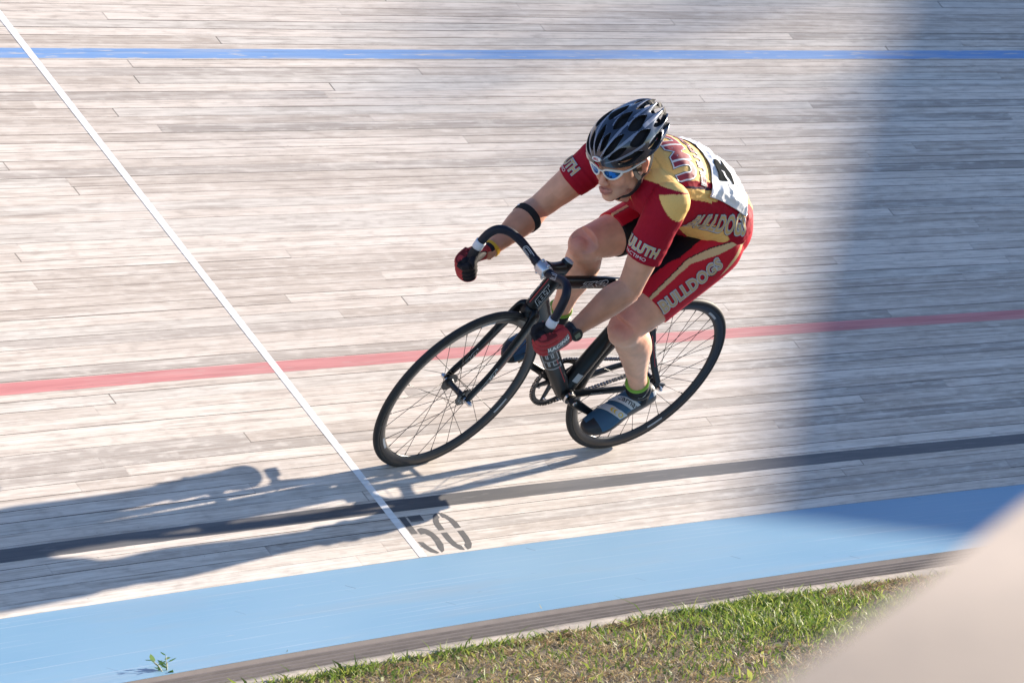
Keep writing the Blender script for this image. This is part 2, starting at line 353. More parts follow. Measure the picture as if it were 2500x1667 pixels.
# ------------------------------------------------------------------ text and flat prints
def text_mesh(txt, size=1., extra=0., xs=1., shear=0., spacing=1.):
    """planar text mesh as (V2, F), baseline left at 0,0; extra thickens the strokes"""
    cu = bpy.data.curves.new('txt', 'FONT'); cu.body = txt; cu.size = size; cu.offset = extra; cu.shear = shear; cu.space_character = spacing; cu.resolution_u = 3
    o = bpy.data.objects.new('txt', cu); C.objects.link(o); dg = bpy.context.evaluated_depsgraph_get(); dg.update()
    me = bpy.data.meshes.new_from_object(o.evaluated_get(dg)); bpy.data.objects.remove(o); 
    bm = bmesh.new(); bm.from_mesh(me); bmesh.ops.triangulate(bm, faces=bm.faces[:])
    V = np.array([(v.co.x*xs, v.co.y) for v in bm.verts]); F = [tuple(v.index for v in f.verts) for f in bm.faces]; bm.free(); return V, F
def decal(name, V2, F, o, X, Y, m, parent, tree=None, off=.0012, depth=.15, maxe=.008, warp=None):
    """lay a planar shape on a surface: cast along -N (N = X x Y) onto tree"""
    o, X, Y = vec(o), np.asarray(X, float), np.asarray(Y, float); N = unit(np.cross(X, Y))
    bm = bmesh.new(); vs_ = [bm.verts.new((v[0], v[1], 0)) for v in V2]
    for f in F:
        try: bm.faces.new([vs_[i] for i in f])
        except ValueError: pass
    for _ in range(6):
        L = [e for e in bm.edges if e.calc_length() > maxe]
        if not L: break
        bmesh.ops.subdivide_edges(bm, edges=L, cuts=1); bmesh.ops.triangulate(bm, faces=bm.faces[:])
    kill = []
    for v in bm.verts:
        x, y = v.co.x, v.co.y
        if warp: x, y = warp(x, y)
        p = o+x*X+y*Y
        if tree is None: v.co = Vector(p+N*off); continue
        h, nn, i, d = tree.ray_cast(Vector(p+N*depth), Vector(-N), depth*2.2)
        if h is None: kill.append(v); continue
        if nn.dot(Vector(N)) < 0: nn = -nn
        v.co = h+nn*off
    bmesh.ops.delete(bm, geom=kill, context='VERTS')
    if tree is not None:                                   # drop faces stretched across a step
        bad = [f for f in bm.faces if max(e.calc_length() for e in f.edges) > maxe*6]; bmesh.ops.delete(bm, geom=bad, context='FACES')
    me = bpy.data.meshes.new(name); bm.to_mesh(me); bm.free(); ob = link(name, me, m, parent, True); return ob
def centred(V): V = V.copy(); V[:, 0] -= (V[:, 0].min()+V[:, 0].max())/2; V[:, 1] -= (V[:, 1].min()+V[:, 1].max())/2; return V
# ------------------------------------------------------------------ the bicycle, in its own frame: x forward, y to its left, z up, rear contact patch at 0
MB_ = Matrix(((-0.998747, -0.040183, -0.029824, 1.198464), (0.049998, -0.776289, -0.628391, 0.253042), (0.002099, -0.629095, 0.777326, 0.256086), (0, 0, 0, 1)))
WR = .335; WB = .926; HTA = math.radians(75); KX = vec(-math.cos(HTA), 0, math.sin(HTA)); RAKE = .042
AXB = vec(WB, 0, WR)+RAKE*vec(-math.sin(HTA), 0, -math.cos(HTA))
ST = math.radians(4.36)
def rotk(a):
    k = KX; K = np.array([[0, -k[2], k[1]], [k[2], 0, -k[0]], [-k[1], k[0], 0]]); return np.eye(3)+math.sin(a)*K+(1-math.cos(a))*K@K
SR = rotk(ST)
def steer(P): return AXB+(np.atleast_2d(np.asarray(P, float))-AXB)@SR.T
bike = bpy.data.objects.new('track_bicycle', None); C.objects.link(bike); bike.matrix_world = MB_; bike.empty_display_size = .1
tag(bike, 'black track racing bicycle with deep drop handlebars, leaning over on the banked boards', 'bicycle')
BLK = mat('black_carbon', (.005, .006, .008), .36, spec=.28, coat=.06)
BLKM = mat('black_alloy', (.018, .018, .022), .38, spec=.5)
GRIPM = mat('bar_tape', (.016, .015, .019), .8, bump=.5, bump_scale=700)
BAR = mat('bar_sleeve', (.007, .008, .019), .5, spec=.35)
RUB = mat('tyre_rubber', (.022, .021, .021), .62, spec=.35, noise_amt=.2, noise_scale=60)
RUB2 = mat('tyre_wall', (.030, .030, .033), .5, spec=.4)
SIL = mat('polished_alloy', (.62, .62, .63), .22, metal=1)
STEEL = mat('chain_steel', (.33, .31, .29), .32, metal=1)
SPK = mat('black_spoke', (.02, .02, .022), .35, metal=.6)
WHT = mat('white_print', (.75, .75, .74), .5)
REDP = mat('red_print', (.42, .03, .035), .45)
GREYP = mat('grey_print', (.38, .40, .43), .5)
TRK = mat('brake_track', (.05, .048, .045), .35, metal=.5); HOLE = mat('hub_hole', (.30, .28, .26), .6)
def wheel(name, c, left_nut, steered, nsp, hubw, flr, parent, cog=False):
    f = (lambda P: steer(P)) if steered else (lambda P: np.atleast_2d(P))
    root = bpy.data.objects.new(name, None); C.objects.link(root); root.parent = parent
    loc = f(vec(*c))[0]; root.location = loc
    if steered: root.matrix_local = Matrix([[*SR[i], loc[i]] for i in range(3)]+[[0, 0, 0, 1]])
    R_ = WR-.0115
    prof = [(R_+.0115*math.cos(t), .0112*math.sin(t)) for t in np.linspace(-2.35, 2.35, 22)]
    mb = MB(); mb.lathe(prof, n=160); o = mb.build('tyre', RUB, root)
    # rim, 24 mm deep with machined brake track
    rp = [(WR-.020, -.0100), (WR-.018, -.0105), (WR-.028, -.0102), (WR-.040, -.0075), (WR-.0465, -.003), (WR-.0475, 0), (WR-.0465, .003), (WR-.040, .0075), (WR-.028, .0102), (WR-.018, .0105), (WR-.020, .0100)]
    mb = MB(); mb.lathe(rp, n=160, closed=True); mb.build('rim', [BLKM], root)
    for sg in (-1, 1):
        mb = MB(); mb.lathe([(WR-.0185, sg*.0107), (WR-.0265, sg*.0105)], n=160); mb.build('brake_track', TRK, root)
    mb = MB(); hw_ = hubw/2
    mb.lathe([(0, -hw_-.012), (.007, -hw_-.012), (.009, -hw_-.002), (.015, -hw_-.002), (flr, -hw_-.0015), (flr, -hw_+.0015), (.015, -hw_+.003), (.011, -hw_+.012), (.010, 0), (.011, hw_-.012), (.015, hw_-.003), (flr, hw_-.0015), (flr, hw_+.0015), (.015, hw_+.002), (.009, hw_+.002), (.007, hw_+.012), (0, hw_+.012)], n=40)
    mb.build('hub', BLKM, root, auto=35)
    for sg in (-1, 1):
        for k in range(8):
            mb = MB(); a_ = math.pi*2*k/8+.2; q = vec((flr*.62)*math.cos(a_), sg*(hw_+.0019), (flr*.62)*math.sin(a_)); mb.cyl(q, q+vec(0, sg*.0006, 0), .0055, n=10); mb.build('flange_hole', HOLE, root)
    for sg in (-1, 1):
        mb = MB(); y = sg*left_nut; mb.tube([(0, y-sg*.012, 0), (0, y+sg*.012, 0)], .0085, n=6); mb.cyl((0, y-sg*.016, 0), (0, y-sg*.011, 0), .012, n=20); mb.cyl((0, y, 0), (0, y+sg*.017, 0), .0045, n=10); mb.build('axle_nut', SIL, root, smooth=False)
    me = None
    for k in range(nsp):
        sg = 1 if k % 2 else -1; grp = (k//2) % 2
        th = 2*math.pi*k/nsp; ho = th+(1 if grp else -1)*math.radians(360/nsp*2*2.6)
        a = vec(flr*.9*math.cos(ho), sg*hw_, flr*.9*math.sin(ho)); b = vec((WR-.045)*math.cos(th), sg*.001, (WR-.045)*math.sin(th))
        mb = MB(); mb.tube([a, b-(b-a)*.03, b], [.00105, .00105, .00105], n=5); mb.tube([b-unit(b-a)*.013, b+unit(b-a)*.002], .0018, n=6)
        o = mb.build('spoke', SPK, root)
    if cog:
        mb = MB(); n_ = 15
        pr_ = []
        for i in range(n_*4): pr_.append(((.0345 if (i % 4) in (1, 2) else .0295)*math.cos(2*math.pi*i/(n_*4)), (.0345 if (i % 4) in (1, 2) else .0295)*math.sin(2*math.pi*i/(n_*4))))
        mb.prism(pr_, (0, -.0465, 0), (1, 0, 0), (0, 0, 1), (0, 1, 0), .003); mb.build('sprocket', STEEL, root, smooth=False)
    return root
fw = wheel('front_wheel', (WB, 0, WR), .062, True, 28, .074, .033, bike)
rw = wheel('rear_wheel', (0, 0, WR), .070, False, 32, .066, .031, bike, True)
# maker's labels on the rims
for root, angs in ((rw, (-16, 120, 230)), (fw, (-40, 80, 200))):
    for a0_ in angs:
        for sg in (1, -1):
            V, F = [], []
            for i in range(13):
                t_ = math.radians(a0_-6+i)
                for r_l in (WR-.031, WR-.039): V.append((r_l*math.cos(t_), sg*(.0098 if r_l > WR-.035 else .0086), r_l*math.sin(t_)))
            F = [(2*i, 2*i+1, 2*i+3, 2*i+2) for i in range(12)]; link('rim_label', mesh('rim_label', V, F), GREYP, root)
# --- frame
fr = MB(); BB = vec(.390, 0, .291); HB, HT_ = AXB+KX*.372, AXB+KX*.492
STt = vec(.262, 0, .735)
def tubew(P, w_, d_, n=20, mi=0, e=.9):       # w_ half width across y, d_ half depth in the plane of the frame
    P = cr_spline(P, 5) if len(P) > 2 else np.asarray(P, float); k = len(P)
    W_ = np.interp(np.linspace(0, 1, k), np.linspace(0, 1, len(w_)), w_); D_ = np.interp(np.linspace(0, 1, k), np.linspace(0, 1, len(d_)), d_)
    X, Y = [], []
    for i in range(k):
        t = unit(P[min(i+1, k-1)]-P[max(i-1, 0)]); x = unit(vec(0, 1, 0)-t*t[1]); X.append(x); Y.append(unit(np.cross(t, x)))
    fr.loft(P, X, Y, W_, D_, n, mi, True, e)
tubew([HB-KX*.004, HT_+KX*.004], [.024, .023], [.027, .026])
tubew([HB+KX*.030, HB*.5+BB*.5+vec(0, 0, .002), BB], [.021, .023, .026], [.036, .036, .030])
tubew([HT_-KX*.022, HT_*.5+STt*.5, STt+vec(0, 0, .004)], [.019, .017, .016], [.024, .021, .017])
tubew([BB, BB*.62+STt*.38+vec(.0, 0, 0), STt+vec(-.010, 0, .035)], [.026, .023, .017], [.036, .033, .022])
fr.cyl(BB+vec(0, -.036, 0), BB+vec(0, .036, 0), .0235, n=28)
for sg in (-1, 1):
    tubew([BB+vec(-.01, sg*.020, -.002), vec(.26, sg*.037, .308), vec(.10, sg*.056, .328), vec(.014, sg*.062, .334)], [.009, .009, .008, .007], [.017, .014, .012, .011])
    tubew([STt+vec(-.006, sg*.012, -.02), vec(.20, sg*.030, .63), vec(.09, sg*.052, .45), vec(.008, sg*.062, .350)], [.008, .0075, .007, .0065], [.014, .013, .013, .012])
frame = fr.build('frame', BLK, bike, auto=50)
for sg in (-1, 1):
    mb = MB(); mb.prism([(.026, -.010), (.026, .016), (.002, .016), (-.030, .010), (-.034, -.004), (-.030, -.014)], (0, sg*.058, WR-.002), (1, 0, 0), (0, 0, 1), (0, sg, 0), .007)
    mb.tube([(-.036, sg*.062, WR+.004), (-.020, sg*.062, WR+.004)], .004, n=8); mb.build('dropout', BLKM, frame, smooth=False)
mb = MB(); mb.cyl(BB+vec(0, .034, 0), BB+vec(0, .045, 0), .0225, n=28); mb.build('bottom_bracket_cup', SIL, frame, auto=40); mb = MB(); mb.cyl(BB+vec(0, -.034, 0), BB+vec(0, -.040, 0), .0225, n=28); mb.build('bottom_bracket_cup', SIL, frame, auto=40)
ft = bvh(frame)
# --- fork (steered)
mb = MB(); CRN = AXB+KX*.352
mb.loft(*[steer([AXB+KX*d for d in (.338, .350, .366, .370)])]+[[vec(1, 0, 0)]*4, [vec(0, 1, 0)]*4, [.022, .026, .025, .024], [.030, .036, .028, .024]], n=20)
for sg in (-1, 1):
    P = cr_spline([AXB+KX*.362+vec(0, sg*.018, 0), AXB+KX*.345+vec(.002, sg*.034, 0), AXB+KX*.27+vec(.004, sg*.042, 0), AXB+KX*.14+vec(.013, sg*.050, 0), vec(WB-.012, sg*.055, WR+.035), vec(WB, sg*.056, WR)], 6)
    k = len(P); D_ = np.interp(np.linspace(0, 1, k), [0, .2, .5, .85, 1], [.018, .024, .022, .015, .011]); W_ = np.interp(np.linspace(0, 1, k), [0, .2, .5, 1], [.016, .0115, .0095, .007])
    Ps = steer(P); X, Y = [], []
    for i in range(k):
        t = unit(Ps[min(i+1, k-1)]-Ps[max(i-1, 0)]); x = unit(SR@vec(0, 1, 0)-t*np.dot(t, SR@vec(0, 1, 0))); X.append(x); Y.append(unit(np.cross(t, x)))
    mb.loft(Ps, X, Y, W_, D_, 20, 0, True, .85)
fork = mb.build('fork', BLK, bike, auto=55); fkt = bvh(fork)
# --- headset, stem, bar (steered)
mb = MB(); Sx = lambda P: steer(P)
mb.tube(Sx([AXB+KX*.496, AXB+KX*.502, AXB+KX*.512]), [.024, .024, .019], n=24); mb.build('headset', BLKM, bike)
CL = vec(.852, 0, .846)
mb = MB(); S0 = AXB+KX*.536
mb.tube(Sx([AXB+KX*.508, AXB+KX*.513, AXB+KX*.557, AXB+KX*.562]), [.0175, .0205, .0205, .017], n=24)
mb.tube(Sx(cr_spline([S0, S0*.5+CL*.5, CL+vec(-.012, 0, 0)], 4)), [.021, .0195, .018, .0175, .0175, .018, .019, .021, .023], n=20, flat=1.1, e=.85)
stem = mb.build('stem', BLK, bike, auto=50)
mb = MB(); mb.tube(Sx([AXB+KX*.562, AXB+KX*.567]), [.0175, .016], n=24); mb.build('stem_cap', GREYP, stem, auto=40)
mb = MB(); q0, q1 = Sx([CL+vec(0, -.022, 0), CL+vec(0, .022, 0)])
mb.tube([q0, q0*.85+q1*.15, q0*.15+q1*.85, q1], [.0215, .0235, .0235, .0215], n=28)
for sy in (-.014, .014):
    for sz in (-1, 1):
        p = Sx(CL+vec(.004, sy, sz*.023))[0]; mb.sphere(p, .0065, n=10)
clamp = mb.build('bar_clamp', mat('satin_silver', (.52, .53, .56), .35, metal=.85), stem)
roll = .06
def bar_side(sg): return [vec(x, sg*y, z+roll*sg*y) for x, y, z in ((.852, .0, .846), (.855, .03, .850), (.866, .062, .863), (.888, .102, .884), (.914, .140, .896), (.936, .168, .888), (.949, .183, .862), (.955, .190, .822), (.956, .191, .780), (.950, .191, .735), (.934, .191, .702), (.918, .191, .688), (.898, .191, .682))]
Bar = cr_spline(list(reversed(bar_side(-1)))+bar_side(1)[1:], 6); Bars = steer(Bar); k = len(Bars)
yy = abs(Bar[:, 1]); r_ = np.where(yy < .045, .0159, .0145); 
mb = MB(); mb.tube(Bars, r_, n=20); hb = mb.build('handlebar', BAR, bike)
hbt = bvh(hb)
for sg in (-1, 1):
    P = steer(cr_spline(bar_side(sg), 6)); zr = cr_spline(bar_side(sg), 6)
    i0 = min(range(len(zr)), key=lambda i: abs(zr[i][2]-.786)+(9 if zr[i][1] < .185 else 0))
    mb = MB(); mb.tube(P[i0:], [.0165]*(len(P)-i0-1)+[.014], n=20); mb.build('grip', GRIPM, hb)
    mb = MB(); mb.tube(P[i0-4:i0+1], .0175, n=24); mb.build('grip_band', mat('white_tape', (.60, .62, .68), .4), hb)
# --- crankset
CA = unit(vec(.92, 0, .40)); CPp = vec(-CA[2], 0, CA[0])
crank = bpy.data.objects.new('crankset', None); C.objects.link(crank); crank.parent = bike; crank.location = BB
mb = MB(); nT = 49; pr_ = []
for i in range(nT*4):
    rr = (.1005 if (i % 4) in (1, 2) else .0955); t = 2*math.pi*i/(nT*4); pr_.append((rr*math.cos(t), rr*math.sin(t)))
V, F = [], []; inner = .083
for i in range(len(pr_)):
    t = 2*math.pi*i/len(pr_)
    for (x, z), y in (((pr_[i]), -.0445), ((pr_[i]), -.0415), ((inner*math.cos(t), inner*math.sin(t)), -.0415), ((inner*math.cos(t), inner*math.sin(t)), -.0445)): V.append((x, y, z))
n4 = len(pr_)
for i in range(n4):
    for j in range(4): F.append((i*4+j, i*4+(j+1) % 4, ((i+1) % n4)*4+(j+1) % 4, ((i+1) % n4)*4+j))
mb.add(V, F); mb.build('chainring', BLKM, crank, smooth=False)
mb = MB()
for k in range(5):
    t = 2*math.pi*k/5+math.atan2(CA[2], CA[0])+.63; d = vec(math.cos(t), 0, math.sin(t))
    mb.tube([vec(0, -.052, 0), d*.035+vec(0, -.052, 0), d*.086+vec(0, -.046, 0)], [.017, .011, .0085], n=12, flat=.55, ref=(0, 1, 0)) if False else mb.loft([vec(0, -.051, 0), d*.04+vec(0, -.050, 0), d*.088+vec(0, -.0465, 0)], [np.cross(d, (0, 1, 0))]*3, [vec(0, 1, 0)]*3, [.016, .0105, .0085], [.006, .0045, .004], n=12, e=.8)
mb.cyl((0, -.062, 0), (0, -.044, 0), .022, n=24); mb.build('spider', BLKM, crank, auto=40)
for k in range(5):
    t = 2*math.pi*k/5+math.atan2(CA[2], CA[0])+.63; q = vec(.074*math.cos(t), -.0425, .074*math.sin(t))
    mb = MB(); mb.lathe([(.003, .006), (.0055, .006), (.0055, 0)], c=q, n=14); mb.build('ring_bolt', SIL, crank, auto=30)
for sg, nm in ((1, 'L'), (-1, 'R')):
    d = CA*(-sg); y0, y1 = .058, .072
    P = [vec(0, sg*y0, 0)-d*.012, vec(0, sg*y0, 0), d*.03+vec(0, sg*(y0+.004), 0), d*.10+vec(0, sg*(y0+.010), 0), d*.155+vec(0, sg*y1, 0), d*.165+vec(0, sg*y1, 0), d*.176+vec(0, sg*y1, 0)]
    mb = MB(); mb.loft(P, [np.cross(d, (0, 1, 0))]*7, [vec(0, 1, 0)]*7, [.010, .0185, .017, .0135, .0135, .013, .007], [.009, .0125, .009, .0075, .007, .007, .005], n=16, e=.8)
    arm = mb.build('crank_arm', BLK, crank, auto=50)
    mb = MB(); mb.cyl(vec(0, sg*(y0+.012), 0), vec(0, sg*(y0+.0155), 0), .0085, n=18); mb.lathe([(.003, sg*.0165), (.006, sg*.0165), (.0075, sg*.0150)], c=(0, sg*y0, 0), n=18); mb.build('crank_bolt', SIL, arm, auto=30)
    pd = bpy.data.objects.new('pedal', None); C.objects.link(pd); pd.parent = bike; pd.location = Vector(BB+d*.165+vec(0, sg*.078, 0))
    mb = MB(); mb.cyl((0, 0, 0), (0, sg*.054, 0), .0075, .006, n=14); mb.build('spindle', SIL, pd)
    mb = MB(); fa = -.62 if sg > 0 else -.50; fx = vec(math.cos(fa), 0, math.sin(fa)); fz = vec(-fx[2], 0, fx[0])
    mb.prism([(-.020, -.010), (.020, -.010), (.018, .006), (-.018, .006)], vec(0, sg*.018, 0), fx, fz, (0, sg, 0), .036); mb.build('pedal_body', mat('pedal_alloy', (.22, .12, .03), .4, metal=.5), pd, smooth=False)
# --- chain: links laid round ring and sprocket
rc, rs = .099, .0315; c0, c1 = vec(BB[0], BB[2]), vec(0., WR)
dd = c1-c0; L = np.linalg.norm(dd); ux = dd/L; base = math.atan2(ux[1], ux[0]); al = math.acos((rc-rs)/L)
path = []
for t in np.linspace(base+al, base+2*math.pi-al, 60): path.append(c0+rc*vec(math.cos(t), math.sin(t)))
for t in np.linspace(base-al, base+al, 14): path.append(c1+rs*vec(math.cos(t), math.sin(t)))
path = np.array(path+[path[0]]); sg_ = np.r_[0, np.cumsum(np.linalg.norm(np.diff(path, axis=0), axis=1))]
nl = int(sg_[-1]/.0127)//2*2; pts = np.array([[np.interp(q, sg_, path[:, i]) for i in (0, 1)] for q in np.linspace(0, sg_[-1], nl, endpoint=False)])
mb = MB()
for i in range(nl):
    a, b = pts[i], pts[(i+1) % nl]; wd = .0042 if i % 2 else .0026
    d3 = unit(vec(b[0]-a[0], 0, b[1]-a[1])); up = vec(-d3[2], 0, d3[0]); a3, b3 = vec(a[0], 0, a[1]), vec(b[0], 0, b[1])
    for s_ in (-1, 1):
        y = -.043+s_*wd
        pl = [(-.004, -.0022), (-.0022, -.0042), (.0022, -.0036), (.0064, -.0024), (.0105, -.0036), (.0149, -.0042), (.0167, -.0022), (.0167, .0022), (.0149, .0042), (.0105, .0036), (.0064, .0024), (.0022, .0036), (-.0022, .0042), (-.004, .0022)]
        mb.prism(pl, a3+vec(0, y, 0), d3, up, (0, s_, 0), .0011, mi=1 if i % 2 else 0)
    mb.cyl(a3+vec(0, -.048, 0), a3+vec(0, -.038, 0), .0036, n=8)
mb.build('chain', [STEEL, mat('chain_outer', (.05, .045, .045), .4, metal=.8)], bike, smooth=False)
# --- seatpost and saddle
mb = MB(); SP0, SP1 = vec(.262-.012, 0, .75), vec(.205, 0, .895); mb.tube([SP0, SP1], .0135, n=18, flat=1.6); mb.build('seatpost', BLKM, bike)
mb = MB(); P, A_, B_ = [], [], []
for x, hw2, z, t in ((.045, .052, .918, .016), (.075, .068, .922, .020), (.11, .066, .920, .022), (.16, .048, .914, .022), (.22, .028, .912, .020), (.28, .021, .912, .018), (.315, .012, .906, .012)): P.append(vec(x, 0, z)); A_.append(hw2); B_.append(t)
mb.loft(P, [vec(0, 1, 0)]*7, [vec(0, 0, 1)]*7, A_, B_, n=20); sad = mb.build('saddle', mat('saddle_cover', (.015, .015, .017), .5, bump=.2), bike, sub=1)
for sg in (-1, 1):
    mb = MB(); mb.tube(cr_spline([(.07, sg*.020, .902), (.12, sg*.022, .893), (.24, sg*.022, .890), (.30, sg*.006, .900)], 5), .0035, n=8); mb.build('saddle_rail', SIL, sad)
# --- prints on the frame
def put(txt, h, o, X, Y, m, parent, tree, extra=.0, xs=1., shear=0., name='decal', off=.0008, sp=1., outline=None, maxe=.01, depth=.05):
    V, F = text_mesh(txt, 1., extra, xs, shear, sp); hh = V[:, 1].max()-V[:, 1].min(); V = centred(V)*h/hh
    if outline:
        V2, F2 = text_mesh(txt, 1., extra+outline[0], xs, shear, sp); V2 = centred(V2)*h/hh
        decal(name+'_outline', V2, F2, o, X, Y, outline[1], parent, tree, off, depth, maxe)
        off = off+.0006
    return decal(name, V, F, o, X, Y, m, parent, tree, off, depth, maxe)
Hm = (HB+HT_)/2; dn = -KX
for sg, mm in ((1, WHT), (-1, WHT)):
    N = unit(vec(.72, sg*.69, 0)); X_ = dn*(-sg if sg < 0 else -1.)
    X_ = KX; Y_ = unit(np.cross(N, X_))
    put('FELT', .017, Hm+N*.03, X_, Y_, BLK, frame, ft, extra=.06, xs=1.55, shear=.3, name='head_badge', outline=(.05, WHT))
V = np.array([(-.052, -.0016), (.052, -.0016), (.052, .0016), (-.052, .0016)]); N = vec(1, 0, .25)
N = unit(N-KX*np.dot(N, KX)); decal('head_stripe', V, [(0, 1, 2, 3)], Hm+N*.03, KX, unit(np.cross(N, KX)), REDP, frame, ft, .0009, .05)
# down tube lettering, large light outline letters seen from front left
ddir = unit(HB-BB)
for sg in (1, -1):
    N = vec(0, sg, 0)+.0*ddir; N = unit(N+.55*unit(vec(ddir[2], 0, -ddir[0]))); Y_ = unit(np.cross(N, ddir))
    put('FELT', .046, BB*.48+HB*.52+N*.04, ddir, Y_, BLK, frame, ft, extra=.03, xs=1.6, shear=.25, name='down_tube_lettering', outline=(.055, GREYP), off=.0007)
dtN = unit(vec(ddir[2], 0, -ddir[0]))
V = np.array([(-.20, -.0014), (.20, -.0014), (.20, .0014), (-.20, .0014)]); N = unit(vec(0, 1, 0)-.35*dtN); decal('down_tube_stripe', V, [(0, 1, 2, 3)], BB*.5+HB*.5+N*.04, ddir, unit(np.cross(N, ddir)), REDP, frame, ft, .0009, .06)
tdir = unit(STt-HT_); N = vec(0, 1, 0)
put('TK2', .020, HT_*.62+STt*.38+vec(0, .03, 0), -N*0+vec(-1, 0, 0), vec(0, 0, 1), BLK, frame, ft, extra=.03, xs=2.6, shear=.5, name='top_tube_lettering', outline=(.045, WHT))
V = np.array([(-.12, -.001), (.12, .004), (.12, .0065), (-.12, .001)]); decal('top_tube_stripe', V, [(0, 1, 2, 3)], HT_*.40+STt*.60+vec(0, .03, -.008), vec(-1, 0, 0), vec(0, 0, 1), WHT, frame, ft, .0009, .06)
V = np.array([(-.12, -.010), (.12, -.010), (.12, .000), (-.12, -.006)]); decal('top_tube_stripe', V, [(0, 1, 2, 3)], HT_*.35+STt*.65+vec(0, .03, -.005), vec(-1, 0, 0), vec(0, 0, 1), REDP, frame, ft, .0007, .06)
a, b = vec(.20, .030, .63), vec(.008, .062, .350); sdir = unit(b-a); Y_ = unit(np.cross(vec(0, 1, 0), sdir))
put('feltbicycles.com', .011, a*.52+b*.48+vec(.003, .02, 0), sdir, Y_, WHT, frame, ft, extra=.01, xs=1.1, name='stay_lettering')
V = np.array([(-.08, -.001), (.08, -.001), (.08, .001), (-.08, .001)]); decal('stay_stripe', V, [(0, 1, 2, 3)], a*.52+b*.48+vec(.003, .02, 0)-Y_*.0085, sdir, Y_, REDP, frame, ft, .0008, .05)
put('superlite', .0105, vec(.27, .055, .306), unit(vec(-1, 0, .10)), unit(vec(.1, 0, 1)), GREYP, frame, ft, extra=.01, xs=1.3, shear=.4, name='chainstay_lettering')
sd_ = unit(STt-BB); put_o = BB+sd_*.075
V = np.array([(-.017, -.013), (.017, -.013), (.017, .013), (-.017, .013)]); N = unit(vec(.45, .9, 0)); Xs = sd_; Ys = unit(np.cross(N, Xs)); decal('frame_sticker', V, [(0, 1, 2, 3)], put_o+N*.04, Xs, Ys, GREYP, frame, ft, .0008, .06)
for sg, col in ((1, 0), (-1, 1)):
    a, b = steer([AXB+KX*.20+vec(.008, sg*.046, 0), AXB+KX*.06+vec(.022, sg*.054, 0)]); X_ = unit(a-b); N = unit(vec(.35, 1., .0)) if sg > 0 else unit(vec(.5, .86, 0)); N = unit(N-X_*np.dot(N, X_))
    put('FELT', .017, b*.72+a*.28+N*.03, X_, unit(np.cross(N, X_)), BLK, fork, fkt, extra=.06, xs=1.9, shear=.3, name='fork_lettering', outline=(.06, WHT), depth=.03)
    V = np.array([(-.09, -.0009), (.09, -.0009), (.09, .0009), (-.09, .0009)]); decal('fork_stripe', V, [(0, 1, 2, 3)], b*.35+a*.65+N*.03-unit(np.cross(N, X_))*.006, X_, unit(np.cross(N, X_)), REDP, fork, fkt, .0008, .03)
# hairpin marks on the bar beside the clamp
for sg in (-1, 1):
    a = steer(vec(.862, sg*.052, .857+roll*sg*.052))[0]; b = steer(vec(.880, sg*.090, .878+roll*sg*.09))[0]; X_ = unit(b-a); N = unit(vec(.8, .2, .35)); N = unit(N-X_*np.dot(N, X_)); Y_ = unit(np.cross(N, X_)); 
    V, F = [], []
    for r_o, r_i, x0, x1 in ((.0095, .0078, -.022, .012), (.0052, .0038, -.012, .012)):
        b0 = len(V); K = [(x0, r_o)]+[(x1+r_o*math.cos(t), r_o*math.sin(t)) for t in np.linspace(math.pi/2, -math.pi/2, 9)]+[(x0, -r_o)]; Ki = [(x0, r_i)]+[(x1+r_i*math.cos(t), r_i*math.sin(t)) for t in np.linspace(math.pi/2, -math.pi/2, 9)]+[(x0, -r_i)]
        V += K+Ki; n_ = len(K); F += [(b0+i, b0+i+1, b0+n_+i+1, b0+n_+i) for i in range(n_-1)]
    decal('bar_marking', np.array(V), F, (a+b)/2+N*.02, X_, Y_, mat('pale_print', (.55, .57, .62), .5), hb, hbt, .0008, .03)
# ------------------------------------------------------------------ the rider, in the bicycle's frame
SKIN = mat('skin', rough=.48, spec=.4, attr='col', noise_amt=.06, noise_scale=60, bump=.12, bump_scale=500, sss=.10, sheen=.12)
JERS = mat('jersey_fabric', rough=.7, spec=.14, attr='col', noise_amt=.07, noise_scale=300, bump=.2, bump_scale=900)
SHRT = mat('lycra', rough=.55, spec=.2, attr='col', noise_amt=.06, noise_scale=300, bump=.1, bump_scale=900)
GLOV = mat('glove_fabric', rough=.7, spec=.25, attr='col', noise_amt=.1, noise_scale=200, bump=.3, bump_scale=700)
MAROON, GOLD, PALE, NAVY, BLACK, CRIM = (.36, .008, .026), (.80, .44, .12), (.66, .48, .25), (.045, .02, .05), (.006, .006, .008), (.50, .010, .026)
hipL, hipR = vec(.190, .085, 1.002), vec(.190, -.095, .997)
kneL, kneR = vec(.495, .158, .704), vec(.606, -.068, .878)
shL, shR = vec(.630, .146, 1.228), vec(.545, -.230, 1.115)
elL, elR = vec(.652, .196, .906), vec(.672, -.262, .866)
wrL, wrR = vec(.826, .203, .742), vec(.872, -.200, .752)
